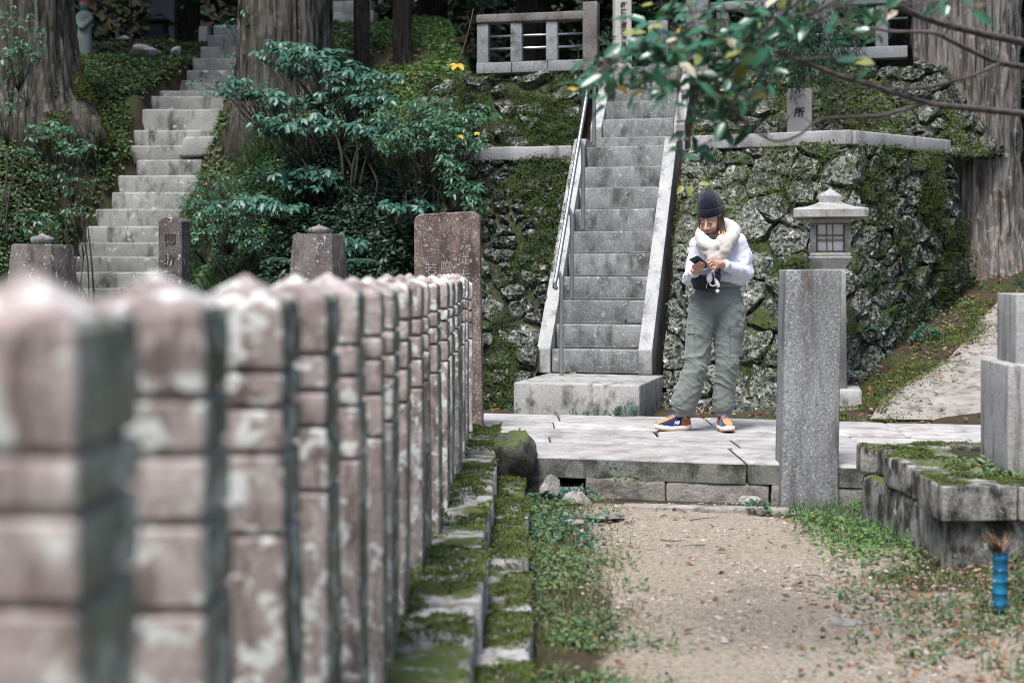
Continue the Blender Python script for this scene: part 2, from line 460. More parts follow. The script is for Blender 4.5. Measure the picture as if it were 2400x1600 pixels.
G_KERB = stone_mat('kerb_granite', (0.42, 0.40, 0.37), (0.54, 0.52, 0.49), 0.3, 110, ((0.05, 0.05, 0.042), 0.55), (6, 6, 5), ((0.5, 0.5, 0.46), 0.12, 12), moss=0.10)
G_EDGE = stone_mat('worn_lit_granite', (0.31, 0.31, 0.295), (0.43, 0.425, 0.41), 0.25, 110, ((0.10, 0.10, 0.085), 0.5), (6, 6, 6), ((0.5, 0.5, 0.48), 0.1, 16))  # step tops and edges: wear plus skylight painted in; pale rocks too
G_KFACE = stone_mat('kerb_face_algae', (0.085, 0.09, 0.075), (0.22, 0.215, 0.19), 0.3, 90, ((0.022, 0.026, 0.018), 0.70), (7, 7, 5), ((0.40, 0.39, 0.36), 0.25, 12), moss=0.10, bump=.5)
G_GRAVE = stone_mat('gravestone_granite', (0.29, 0.285, 0.27), (0.37, 0.36, 0.35), 0.35, 110, ((0.07, 0.063, 0.055), 0.48), (14, 14, 1.6), ((0.46, 0.46, 0.43), 0.15, 15), moss=0.0)
G_BASE = stone_mat('plinth_stone', (0.24, 0.225, 0.21), (0.50, 0.475, 0.46), 0.2, 100, ((0.05, 0.052, 0.038), 0.62), (7, 7, 7), ((0.6, 0.58, 0.56), 0.2, 12), moss=0.62, bump=0.6, objvar=0.3)
G_PLAT = stone_mat('platform_stone', (0.20, 0.195, 0.175), (0.38, 0.36, 0.33), 0.25, 100, ((0.018, 0.02, 0.014), 0.78), (10, 10, 6), ((0.52, 0.51, 0.47), 0.35, 14), moss=0.62, bump=0.7, objvar=0.2)
G_ROCK = stone_mat('fieldstone', (0.17, 0.16, 0.145), (0.33, 0.31, 0.285), 0.25, 70, ((0.04, 0.038, 0.032), 0.6), (9, 9, 9), ((0.48, 0.46, 0.43), 0.3, 12), moss=0.30, bump=0.7)
G_CONC = stone_mat('ramp_concrete', (0.22, 0.20, 0.178), (0.325, 0.30, 0.272), 0.25, 110, ((0.09, 0.08, 0.062), 0.6), (7, 7, 7), ((0.42, 0.40, 0.37), 0.2, 14), moss=0.25, bump=0.9, tone=6)

def wall_stone_mat(name, moss=0.3, dark=0.5):
    M = Mat(name)
    oi = M.node('ShaderNodeObjectInfo').outputs['Random']
    base = M.mix(oi, (0.05, 0.055, 0.044), (0.135, 0.14, 0.12))
    col = M.mix(M.ramp(M.noise(5, 6, rough=.65), (0.38, 0.0), (0.62, 1.0)), base, (0.175, 0.185, 0.15))
    li = M.noise(13, 8, rough=0.72)
    col = M.mix(M.ramp(li, (0.51, 0.0), (0.57, 0.92)), col, (0.265, 0.275, 0.23))
    col = M.mix(M.ramp(M.noise(8, 7, rough=.66, vec=M.scale(M.pos, 1.37)), (0.585, 0.0), (0.62, 0.9)), col, (0.52, 0.53, 0.475))
    sp = M.noise(34, 7, rough=0.74)
    t = 0.61 - 0.17 * dark
    col = M.mix(M.ramp(sp, (t, 0.0), (t + 0.04, 0.97)), col, (0.013, 0.015, 0.011))
    bl = M.noise(7, 7, rough=.7, vec=M.scale(M.pos, (1, 1, 1.3)))
    col = M.mix(M.ramp(bl, (0.60 - .08 * dark, 0.0), (0.66 - .08 * dark, 0.9)), col, (0.022, 0.025, 0.016))
    mn = M.math('ADD', M.noise(2.6, 7, rough=0.68), M.math('MULTIPLY', M.upz(), 0.08))
    tm = 0.80 - 0.36 * moss
    mc = M.mix(M.noise(22, 4), (0.014, 0.026, 0.008), (0.062, 0.084, 0.022))
    col = M.mix(M.ramp(mn, (tm, 0.0), (tm + 0.06, 1.0)), col, mc)
    h = M.math('ADD', M.noise(30, 7, rough=0.7), M.math('MULTIPLY', M.noise(8, 5), 2.2))
    return M.done(col, 0.9, M.bump(h, 0.9, 0.025), spec=0.2)
WALLST = wall_stone_mat('wall_stone_lichen', 0.47, 0.65)
WALLST_M = wall_stone_mat('wall_stone_mossy', 0.68, 0.8)

M = Mat('wall_earth'); EARTH = M.done(M.mix(M.noise(12, 5), (0.016, 0.019, 0.010), (0.06, 0.064, 0.03)), 1.0, M.bump(M.noise(40, 5), 0.8, 0.02), spec=0.1)

def moss_mat(name, a=MOSS_A, b=MOSS_B):
    M = Mat(name)
    col = M.mix(M.ramp(M.geo('Random Per Island'), (0.0, 0.0), (1.0, 1.0)), a, b)
    col = M.mix(M.ramp(M.noise(7, 5), (0.4, 0.0), (0.62, 0.75)), col, tuple(c * 1.5 for c in b))
    return M.done(col, 0.9, spec=0.15)
MOSS = moss_mat('moss'); MOSS_D = moss_mat('moss_dark', (0.010, 0.020, 0.006), (0.040, 0.058, 0.015))

LEAF_TEAL = leaf_mat('leaf_teal', [(0.018, 0.066, 0.047), (0.036, 0.12, 0.082), (0.06, 0.165, 0.115)], trans=0.2)
LEAF_GREEN = leaf_mat('leaf_green', [(0.02, 0.07, 0.04), (0.04, 0.13, 0.065), (0.08, 0.18, 0.08)])
LEAF_COVER = leaf_mat('leaf_cover', [(0.03, 0.075, 0.032), (0.065, 0.15, 0.065), (0.14, 0.21, 0.075), (0.20, 0.17, 0.07)], rough=0.55)
LEAF_WARM = leaf_mat('leaf_warmgreen', [(0.055, 0.125, 0.03), (0.11, 0.215, 0.055), (0.19, 0.27, 0.085)], rough=0.55)
LEAF_DARK = leaf_mat('leaf_dark', [(0.008, 0.022, 0.014), (0.014, 0.04, 0.024), (0.022, 0.06, 0.034)], rough=0.5, trans=0.1)
LEAF_NEAR = leaf_mat('leaf_near', [(0.012, 0.075, 0.036), (0.028, 0.13, 0.06), (0.09, 0.21, 0.14)], rough=0.26, trans=0.22, spec=0.6)
LEAF_CONIF = leaf_mat('leaf_conifer', [(0.014, 0.05, 0.03), (0.028, 0.09, 0.05)], rough=0.5, trans=0.1)
LEAF_YEL = leaf_mat('leaf_yellow', [(0.50, 0.30, 0.025), (0.58, 0.40, 0.05)], rough=0.5, trans=0.3)
LEAF_YG = leaf_mat('leaf_yellowgreen', [(0.20, 0.24, 0.05), (0.32, 0.33, 0.09)], rough=0.45, trans=0.3)
LEAF_PALE = leaf_mat('leaf_pale', [(0.40, 0.42, 0.28), (0.5, 0.42, 0.30)], rough=0.5, trans=0.2)
LEAF_DEAD = leaf_mat('leaf_dead', [(0.055, 0.028, 0.016), (0.16, 0.065, 0.028), (0.30, 0.14, 0.06), (0.33, 0.24, 0.15)], rough=0.7, trans=0.05)
GRASS = leaf_mat('grass_blade', [(0.05, 0.10, 0.025), (0.08, 0.16, 0.05), (0.16, 0.19, 0.06), (0.26, 0.22, 0.10)], rough=0.6)
GRASS_F = leaf_mat('grass_fresh', [(0.035, 0.12, 0.05), (0.06, 0.18, 0.08), (0.14, 0.20, 0.08), (0.22, 0.2, 0.09)], rough=0.6)
GRASS_D = leaf_mat('grass_dark', [(0.014, 0.034, 0.014), (0.03, 0.062, 0.022), (0.06, 0.075, 0.03)], rough=0.6)

def bark_mat(name, a, b, moss=0.0, sc=1.0):
    M = Mat(name)
    v = M.scale(M.pos, (14 * sc, 14 * sc, 1.3 * sc))
    st = M.noise(1.0, 8, vec=v, rough=0.65, dist=0.6)
    col = M.mix(M.ramp(st, (0.36, 0.0), (0.62, 1.0)), a, b)
    col = M.mix(M.ramp(M.noise(9, 5), (0.58, 0.0), (0.66, 0.6)), col, tuple(min(1, x * 1.55) for x in b))
    col = M.mix(M.ramp(M.noise(1.0, 5, vec=M.scale(M.pos, (6, 6, 1.5)), rough=.6), (0.45, 0.0), (0.7, 0.55)), col, (b[0] * .62, b[1] * .47, b[2] * .38))
    if moss:
        col = M.mix(M.ramp(M.noise(2.2, 6), (0.72 - 0.3 * moss, 0.0), (0.8 - 0.3 * moss, 0.9)), col, (0.045, 0.062, 0.016))
    fine = M.noise(1.0, 6, vec=M.scale(M.pos, (50, 50, 7)), rough=0.7)
    h = M.math('ADD', M.math('MULTIPLY', st, 2.2), fine)
    return M.done(col, 0.95, M.bump(h, 1.0, 0.055), spec=0.1)
BARK_R = bark_mat('bark_cedar_grey', (0.07, 0.062, 0.052), (0.52, 0.485, 0.44))
BARK_L = bark_mat('bark_cedar_dark', (0.024, 0.023, 0.017), (0.19, 0.18, 0.155), 0.3)
BARK_T = bark_mat('bark_thin', (0.016, 0.014, 0.012), (0.075, 0.068, 0.058), 0.1, 2)
TWIG = plain('twig_bark', (0.085, 0.07, 0.065), 0.8, var=0.5, vscale=40, bump=0.5, bscale=120)
TWIG_G = plain('twig_grey', (0.045, 0.042, 0.032), 0.85, var=0.4, vscale=30)

STEEL = plain('stainless_steel', (0.42, 0.43, 0.45), 0.32, 0.9, 0.5, 0.08)
STEEL_D = plain('painted_post', (0.25, 0.26, 0.25), 0.42, 0.55, 0.4, 0.12)
INK = plain('ink_black', (0.012, 0.012, 0.012), 0.7)
CARVE = plain('carved_pale', (0.27, 0.25, 0.235), 0.9, var=0.3, vscale=60)
CARVE_D = plain('carved_dark', (0.03, 0.026, 0.024), 0.95, var=0.2)
# ------------------------------------------------------------------ the lie of the land
A = math.radians(14.5); SL = math.tan(A)
U2 = np.array([math.cos(A), -math.sin(A), 0.0]); V2 = np.array([math.sin(A), math.cos(A), 0.0])   # along the paved way, and uphill across it

ST_Y = [676, 638, 601, 568, 530, 490, 450, 411, 374, 341, 305, 256, 225, 212, 193, 164, 136, 109, 82, 58]
ST_L = [176, 167, 163, 182, 201, 223, 261, 275, 319, 303, 312, 333, 352, 374, 420, 437, 451, 469, 486, 500]
ST_R = [345, 380, 392, 402, 412, 426, 446, 464, 475, 480, 493, 516, 535, 560, 560, 563, 566, 568, 568, 566]
ST_D = [16.5 + .22 * j for j in range(12)] + [19.55, 19.85, 20.4, 20.8, 21.2, 21.6, 22.0, 22.4]
ST_Z = [EYE + (HY - y) * d / FPX for y, d in zip(ST_Y, ST_D)]
_ly = np.array([5, 13.2, 14.6] + [d + .1 for d in ST_D] + [24, 27, 34, 46, 60, 120]); _lz = np.array([0.1, .22, .26] + [z - .06 for z in ST_Z] + [5.2, 5.4, 6.0, 14, 25, 50])
_cq = np.array([0, 9.0, 9.25, 11.4, 11.7, 12.3, 13.0, 15.0, 17.3, 18.8, 20.5, 22, 24.5, 34, 46, 60, 120]); _cz = np.array([0, 0, .1, .1, .2, .24, .55, 1.85, 3.05, 3.95, 4.85, 5.3, 5.4, 6.0, 14, 25, 50])
_wt = np.array([-5, 0.45, 1.58, 1.72, 2.5, 2.75, 3.45, 3.6, 6.0, 9, 20, 32, 46, 120]); _wz = np.array([.2, .2, 2.35, 2.52, 2.55, 2.57, 3.45, 3.56, 3.65, 3.9, 4.6, 14, 25, 50])

def ramp_z(x, y):
    s = np.maximum(0, (x - 2.55) * .5 + (y - 10.95) * .866 - .25)
    return .2 + .265 * s

def terrain(x, y):
    x = np.asarray(x, float); y = np.asarray(y, float); q = y + SL * x
    low = np.interp(q, [0, 9.0, 9.25, 11.4, 11.7, 12.4, 60], [0, 0, .1, .1, .2, .22, .22])
    left = np.interp(y, _ly, _lz)
    left = np.where(q < 13, low, left)
    cen = np.interp(q, _cq, _cz)
    # wall ground: two faces meeting at a corner
    main = np.interp(q - 12.75, _wt, _wz)
    e = (x - 2.88) * .817 - (y - 12.0) * .577
    rgt = np.interp(-e * 1.25, _wt, _wz)
    hill = np.minimum(main, rgt)
    rz = np.where((x > 1.9) & (q > 11.3), ramp_z(x, y), low)
    rz = np.minimum(rz, 4.0 + np.interp(y, [20, 34, 46, 60, 120], [0, 1.5, 10, 21, 46]))
    wall = np.where(q > 11.3, np.maximum(hill, rz), low)
    a = sstep(-3.05, -3.6, x); b = sstep(-1.1, -.35, x)
    z = left * a + cen * (1 - a) * (1 - b) + wall * (1 - a) * b
    # graves' side of the way, right of the gravel: slightly higher
    z = z + .10 * sstep(1.55, 2.3, x) * sstep(8.3, 7.6, q)
    # beside the long flight of steps the bank stands a little higher
    xl = np.interp(y, ST_D, [(l - CX) * d / FPX for l, d in zip(ST_L, ST_D)]); xr = np.interp(y, ST_D, [(r - CX) * d / FPX for r, d in zip(ST_R, ST_D)])
    inst = sstep(xl - .1, xl + .12, x) * sstep(xr + .1, xr - .12, x) * sstep(13.2, 14.5, y) * sstep(23.6, 22.6, y)
    side = sstep(14, 16.5, y) * sstep(22.0, 20.5, y) * a * (1 - inst)
    z = z + .22 * side - .30 * inst + .95 * sstep(.05, .9, xl - x) * sstep(14.0, 15.8, y) * sstep(19.2, 17.2, y) + .35 * np.exp(-((x + 2.8) / .7) ** 2) * sstep(14.2, 15.6, q) * sstep(19.5, 17.5, q)
    z = z - .24 * sstep(20.9, 22.3, y) * sstep(-4.45, -4.85, x) * sstep(34, 28, y)
    amp = .05 * sstep(12, 15, q) + .012
    amp = np.where((q > 8.5) & (q < 11.6), 0, amp)
    P = np.stack([x * 1.3, y * 1.3, np.zeros_like(x)], -1)
    z = z + amp * fbm(P, 4, 3) * 1.6 + .006 * fbm(P * 6, 2, 9) * (q < 8.4)
    return z

def ray_ground(px, py, d0=4.0, d1=30.0):
    d = np.linspace(d0, d1, 2600); p = np.stack([(px - CX) * d / FPX, d, EYE - (py - HY) * d / FPX], 1)
    h = terrain(p[:, 0], p[:, 1]); k = int(np.argmax(p[:, 2] <= h)); return p[k]

def grid_axis(segs):
    out = []
    for a, b, s in segs: out += list(np.arange(a, b - 1e-6, s))
    return np.array(out + [segs[-1][1]])
gx = grid_axis([(-90, -20, 7), (-20, -8, 1.0), (-8, 6.5, .085), (6.5, 20, 1.0), (20, 90, 7)])
gy = grid_axis([(-60, -6, 6), (-6, 3, .6), (3, 24, .085), (24, 40, .8), (40, 120, 8)])
GX, GY = np.meshgrid(gx, gy, indexing='ij')
GZ = terrain(GX, GY)
GV = np.stack([GX, GY, GZ], -1).reshape(-1, 3)
gme = make_mesh('ground', GV, quads(len(gx), len(gy))[:, ::-1])
Q = GV[:, 1] + SL * GV[:, 0]
nz_ = fbm(GV * np.array([1.6, 1.6, 0]), 4, 21)
grav = sstep(8.75, 8.55, Q) * sstep(.22, .52, GV[:, 0] + .12 * nz_) * sstep(1.95, 1.45, GV[:, 0] + .45 * nz_ - .14 * (6.5 - np.clip(GV[:, 1], 4, 9)))
at = gme.attributes.new('gravel', 'FLOAT', 'POINT'); at.data.foreach_set('value', grav.astype(np.float32))
M = Mat('ground_soil')
g = M.node('ShaderNodeAttribute', attribute_name='gravel').outputs['Fac']
soil = M.mix(M.noise(3, 6), (0.022, 0.017, 0.011), (0.075, 0.056, 0.036))
soil = M.mix(M.ramp(M.noise(2.0, 6), (0.52, 0.0), (0.62, 0.8)), soil, (0.04, 0.052, 0.016))
grv = M.mix(M.ramp(M.noise(45, 5, rough=0.7), (0.35, 0.0), (0.65, 1.0)), (0.185, 0.15, 0.108), (0.37, 0.315, 0.245))
grv = M.mix(M.ramp(M.voro(70), (0.0, 0.5), (0.3, 0.0)), grv, (0.38, 0.335, 0.29))
grv = M.mix(M.ramp(M.noise(2.3, 6, rough=.65), (0.55, 0.0), (0.68, 0.6)), grv, (0.115, 0.095, 0.073))
grv = M.mix(M.ramp(M.noise(1.1, 3), (0.5, 0.0), (0.7, 0.45)), grv, (0.36, 0.315, 0.25))
grv = M.mix(M.ramp(M.noise(130, 3, rough=.8), (0.52, 0.0), (0.62, 0.75)), grv, (0.09, 0.075, 0.06)); grv = M.mix(M.ramp(M.noise(100, 3, rough=.8, vec=M.scale(M.pos, 1.13)), (0.56, 0.0), (0.66, 0.7)), grv, (0.44, 0.40, 0.36))
grv = M.mix(M.ramp(M.noise(42, 4, rough=.75), (0.53, 0.0), (0.62, 0.7)), grv, (0.085, 0.07, 0.055)); grv = M.mix(M.ramp(M.noise(36, 4, rough=.75, vec=M.scale(M.pos, 1.21)), (0.57, 0.0), (0.64, 0.75)), grv, (0.42, 0.375, 0.33))
gn = M.math('ADD', g, M.math('MULTIPLY', M.math('SUBTRACT', M.noise(7, 5), 0.5), 0.7))
colr = M.mix(M.ramp(gn, (0.35, 0.0), (0.6, 1.0)), soil, grv)
hgt = M.math('ADD', M.noise(70, 5, rough=.7), M.math('MULTIPLY', M.noise(16, 4), 1.4))
GROUND = M.done(colr, 0.95, M.bump(hgt, 0.7, 0.015), spec=0.15)
tag(obj('ground', gme, None, GROUND), kind='structure')

# ------------------------------------------------------------------ paved way
way = obj('paved_path', *join([
    (np.array([[-14, 0, .12], [14, 0, .12], [14, 0, .135], [-14, 0, .135]]) * 0 + np.array(
        [[-14, 8.90 + SL * 14, .228], [9, 8.90 - SL * 9, .228], [9, 11.45 - SL * 9, .228], [-14, 11.45 + SL * 14, .228]]), np.array([[0, 1, 2, 3]]))]), EARTH)
tag(way, kind='structure')
rows = [8.83, 9.56, 10.03, 10.48, 10.95, 11.5]
def paver(u0, u1, q0, q1, ztop, th, m, name='paver', seed=0):
    """slab between x=u0..u1 and q0..q1 in the slanted frame"""
    r = np.random.default_rng(seed); j = lambda s: r.uniform(-s, s)
    g_ = .006
    nx, ny = max(2, int((u1 - u0) / .12)), max(2, int((q1 - q0) / .15))
    b = .018
    us = np.concatenate([[0, b], np.linspace(b * 2.5, (u1 - u0 - 2 * g_) - b * 2.5, nx), [(u1 - u0 - 2 * g_) - b, u1 - u0 - 2 * g_]]) + u0 + g_
    gq = .021 if q0 > 8.9 else .012; qs = np.concatenate([[0, b], np.linspace(b * 2.5, (q1 - q0 - 2 * gq) - b * 2.5, ny), [(q1 - q0 - 2 * gq) - b, q1 - q0 - 2 * gq]]) + q0 + gq
    Ug, Qg = np.meshgrid(us, qs, indexing='ij')
    edge = np.minimum(np.minimum(Ug - us[0], us[-1] - Ug), np.minimum(Qg - qs[0], qs[-1] - Qg))
    Z = np.full(Ug.shape, ztop) - .016 * sstep(b * 1.2, 0, edge) + j(.004) * (Ug - u0) / (u1 - u0) + j(.004)
    skew = j(.012)
    X = Ug + skew * (Qg - q0); Y = Qg - SL * Ug
    P = np.stack([X, Y, Z], -1)
    P[..., 2] += .004 * fbm(P * 5 + seed, 3, seed); P[..., :2] += (np.stack([fbm(P * 6 + 3, 2, seed), fbm(P * 6 + 9, 2, seed + 1)], -1) * .007)
    n, m2 = Ug.shape
    V = P.reshape(-1, 3); F = [quads(n, m2)[:, ::-1]]
    loop = [i * m2 for i in range(n)] + [(n - 1) * m2 + k for k in range(1, m2)] + [i * m2 + m2 - 1 for i in range(n - 2, -1, -1)] + [k for k in range(m2 - 2, 0, -1)]
    L = np.array(loop); low = V[L].copy(); low[:, 2] = ztop - th
    o = len(V); V = np.concatenate([V, low]); k = np.arange(len(L)); k2 = (k + 1) % len(L)
    F.append(np.stack([L[k], L[k2], o + k2, o + k], 1)[:, ::-1])
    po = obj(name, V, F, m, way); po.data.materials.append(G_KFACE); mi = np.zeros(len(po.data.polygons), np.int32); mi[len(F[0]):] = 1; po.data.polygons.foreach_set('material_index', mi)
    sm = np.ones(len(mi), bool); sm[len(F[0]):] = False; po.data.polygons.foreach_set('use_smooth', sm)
    return po
sd = 100
starts = [-1.62, -1.9, -1.75, -1.7, -1.65]
for i in range(5):
    x = starts[i]; r = np.random.default_rng(50 + i)
    while x < 5.2:
        L = r.uniform(.85, 1.6) if i == 0 else r.uniform(.7, 1.35)
        paver(x, x + L, rows[i], rows[i + 1], .25 + r.uniform(-.005, .004), .13, G_PAVE, seed=sd); x += L; sd += 1
        if r.random() < .15 and i > 0:
            paver(x, x + .1, rows[i] + .04, rows[i + 1], .243, .1, G_PAVE, seed=sd); x += .1; sd += 1
for k in range(6): paver(-13 + k * 1.9, -13 + k * 1.9 + 1.9, 8.83, 10.0, .25, .13, G_PAVE, seed=sd + k); paver(-13.4 + k * 1.9, -11.5 + k * 1.9, 10.0, 11.5, .25, .13, G_PAVE, seed=sd + 20 + k)
# lower course under the kerb
x = .02; k = 0
for L in (.28, .20, .5, .62, .58, .7, .8, .6):
    if True:
        c = np.array([x + L / 2, 8.83 - SL * (x + L / 2) + .20, -.03])
        block('kerb_block', G_ROCK if k < 2 else G_CONC, c + np.array([0, 0, -.06 if k == 1 else 0]), (L - .008, .36, .148 + .004 * (k % 3)), -A, .014, (7, 1, 4), .016, way, seed=300 + k, nscale=6)
    x += L / math.hypot(1, SL) * 1.0; k += 1
block('edging_slab', G_CONC, (1.12, 8.23, -.045), (.95, .10, .075), -A + .1, .012, (6, 1, 1), .008, way, seed=61)

# ------------------------------------------------------------------ sloping concrete path at the right
hits = np.array([ray_ground(*p) for p in ((2035, 992), (2075, 930), (2150, 885), (2225, 840), (2275, 790), (2305, 740), (2345, 700))])
hits = spline(hits, 26)
wid = np.linspace(1.5, 1.9, 26)
RV = []
for k in range(26):
    for f in np.linspace(0, 1, 14):
        p = hits[k] + np.array([1.0, -.16, 0]) * wid[k] * f
        if k == 0: p[1] = max(p[1], 11.53 - SL * p[0]); 
        p[2] = terrain(p[0], p[1]) + .03 - .03 * (f == 0)
        if k == 0: p[2] = .235
        RV.append(p)
RV = np.array(RV); RV[:, 0] += .03 * fbm(RV * 3, 3, 5) * (np.arange(len(RV)) % 14 == 0)
slabs = tag(obj('ramp_path', RV[:14 * 2], quads(2, 14), EARTH), kind='structure')
cuts = [0, 8, 17, 26]
for a_, b_ in zip(cuts[:-1], cuts[1:]):
    seg = RV.reshape(26, 14, 3)[a_:min(26, b_ + (1 if b_ < 26 else 0))].copy()
    n_ = len(seg)
    if b_ < 26: seg[-1] = seg[-2] * .04 + seg[-1] * .96; 
    top = seg.reshape(-1, 3)
    Fq = quads(n_, 14)
    obj('concrete_slab', top + np.array([0, 0, .006]), Fq, G_CONC, slabs)

# ------------------------------------------------------------------ stone flights
def prism(name, m, origin, poly, u0, u1, parent=None, bev=.008, um=U2, vm=V2):
    """(s,z) outline in the uphill plane, swept along the paved way from u0 to u1"""
    import bmesh
    bm = bmesh.new(); o = np.asarray(origin, float)
    L = [bm.verts.new(o + um * u0 + vm * s + np.array([0, 0, z])) for s, z in poly]
    R = [bm.verts.new(o + um * u1 + vm * s + np.array([0, 0, z])) for s, z in poly]
    n = len(poly)
    bm.faces.new(L); bm.faces.new(R[::-1])
    for i in range(n): bm.faces.new((L[i], R[i], R[(i + 1) % n], L[(i + 1) % n]))
    bmesh.ops.recalc_face_normals(bm, faces=bm.faces)
    if bev: bmesh.ops.bevel(bm, geom=list(bm.edges), offset=bev, segments=2, affect='EDGES', profile=.6)
    me = bpy.data.meshes.new(name); bm.to_mesh(me); bm.free()
    return obj(name, me, None, m, parent)

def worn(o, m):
    """paler upper faces and arrises: wear plus light from above, put into the colour"""
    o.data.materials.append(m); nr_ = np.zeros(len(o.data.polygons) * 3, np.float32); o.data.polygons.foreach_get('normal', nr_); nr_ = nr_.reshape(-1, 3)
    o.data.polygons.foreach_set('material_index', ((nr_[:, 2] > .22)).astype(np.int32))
R1 = np.array([1.10, 12.40, 0.0])
stair = thing('stone_stairway', (.8, 11.9, .25), 'steep grey granite stairway with light side slabs beside the standing woman', 'stairs')
bw = 1.03
fr = np.array([1.017, 11.22, 0])
block('base_step', G_WEATHER, fr - U2 * bw / 2 + V2 * .56 + np.array([0, 0, .20]), (bw, 1.12, .29), -A - .02, .014, (5, 5, 2), .006, stair, seed=7)
RISE, TRD, SW = .213, .1705, .775
for k in range(1, 11):
    o = R1 + V2 * TRD * (k - 1) + np.array([0, 0, 0])
    c = o - U2 * SW / 2 + V2 * .19 + np.array([0, 0, .49 + RISE * (k - 1) + .002])
    c = c + U2 * random.uniform(-.008, .008) 
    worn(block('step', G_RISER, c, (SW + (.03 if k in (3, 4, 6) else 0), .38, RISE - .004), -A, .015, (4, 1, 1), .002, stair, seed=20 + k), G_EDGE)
for u0, u1 in ((.004, .126), (-SW - .128, -SW - .006)):
    prism('side_slab', G_LIGHT, R1, [(-.025, .49), (-.025, .705), (1.575, 2.705), (1.95, 2.705), (1.95, 2.2), (.5, .45)], u0, u1, stair)
prism('landing_slab', G_RISER, R1, [(1.62, 2.40), (1.92, 2.40), (1.92, 2.603), (1.62, 2.603)], -SW - .1, .1, stair)
prism('landing_slab', G_RISER, R1, [(1.93, 2.45), (2.55, 2.45), (2.55, 2.607), (1.93, 2.607)], -SW - .3, .3, stair)
O2 = R1 + V2 * 2.5 - U2 * .065
for k in range(5):
    c = O2 + V2 * (.196 * k + .19) - U2 * SW / 2 + np.array([0, 0, 2.59 + RISE * k + .0])
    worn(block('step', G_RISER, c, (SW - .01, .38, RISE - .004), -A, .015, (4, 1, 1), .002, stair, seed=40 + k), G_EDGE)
for u0, u1 in ((.002, .122), (-SW - .117, -SW + .003)):
    prism('side_slab', G_LIGHT, O2, [(-.02 + .17, 2.6), (.17 - .02, 2.83 + .10), (.95, 3.72), (1.25, 3.72), (1.25, 3.2), (.5, 2.5)], u0, u1, stair)

# handrail
rail = thing('stair_handrail', (.38, 12.3, .5), 'stainless steel handrail on posts along the near edge of the steep granite stairway', 'handrail')
ra, rb = W(1303, 652, 12.25), W(1386, 158, 13.9)
dirr = unit(rb - ra)
path = np.concatenate([[ra + np.array([.0, .02, -.085]), ra + np.array([-.012, -.03, -.075]), ra + np.array([-.012, -.05, -.035]), ra - dirr * .01], [ra + (rb - ra) * t for t in np.linspace(.03, 1, 12)]])
V, F = tube(path, .0195, 12); obj('rail', V, F, STEEL, rail)
for t, zb in ((.035, .485), (.31, 1.13), (.63, 1.768), (.975, 2.60)):
    p = ra + (rb - ra) * t + np.array([.035, 0.0, -.0])
    V, F = tube([[p[0], p[1], zb], [p[0], p[1], zb + .02], [p[0], p[1], p[2] - .08], [p[0] - .02, p[1], p[2] - .03], [p[0] - .035, p[1], p[2]]], .0185, 12)
    obj('post', V, F, STEEL_D, rail)

# long old flight at the left
old = thing('old_stone_steps', (-4.3, 15, .25), 'long weathered grey stone steps climbing the bank between two big cedars', 'stairs')
zs = ST_Z
for j in range(20):
    d = ST_D[j]; xl = (ST_L[j] - CX) * d / FPX; xr = (ST_R[j] - CX) * d / FPX + (.25 if j > 11 else .0)
    w_ = xr - xl; h_ = (zs[j] - zs[j - 1] if j else .19) + .05
    r = np.random.default_rng(j + 70)
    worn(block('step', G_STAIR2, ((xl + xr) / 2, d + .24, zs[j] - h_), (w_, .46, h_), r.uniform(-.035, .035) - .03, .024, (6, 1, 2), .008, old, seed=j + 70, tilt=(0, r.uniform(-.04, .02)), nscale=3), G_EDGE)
for k in range(1, 6):
    d = 16.5 - .24 * k; z = zs[0] - .19 * k
    block('step', G_STAIR2, (-4.75, d + .24, z - .24), (1.15, .46, .24), -.03, .024, (6, 1, 1), .008, old, seed=k + 170)
# slanting broken stone lying on the seventh-from-top run
p = W(455, 345, 18.35)
block('fallen_slab', G_STAIR2, p + np.array([0, .1, -.12]), (.42, .2, .26), -.15, .03, (4, 2, 2), .02, old, seed=77, tilt=(.35, 0))

# ------------------------------------------------------------------ dry stone walls
def poly_at(P, s):
    P = np.asarray(P, float); seg = np.linalg.norm(np.diff(P, axis=0), axis=1); cum = np.concatenate([[0], np.cumsum(seg)]) / seg.sum()
    return np.stack([np.interp(s, cum, P[:, k]) for k in range(3)], -1)

def voronoi_cells(pts, L, H):
    cells = []
    for i, p in enumerate(pts):
        poly = [(0, 0), (L, 0), (L, H), (0, H)]
        poly = np.array(poly, float)
        d = np.linalg.norm(pts - p, axis=1)
        for jx in np.argsort(d)[1:26]:
            q_ = pts[jx]; m_ = (p + q_) / 2; n_ = q_ - p
            s_ = (poly - m_) @ n_; out = []
            for a_ in range(len(poly)):
                b_ = (a_ + 1) % len(poly)
                if s_[a_] <= 0: out.append(poly[a_])
                if (s_[a_] <= 0) != (s_[b_] <= 0):
                    t = s_[a_] / (s_[a_] - s_[b_]); out.append(poly[a_] + t * (poly[b_] - poly[a_]))
            poly = np.array(out)
            if len(poly) < 3: break
        if len(poly) >= 3: cells.append((p, poly))
    return cells

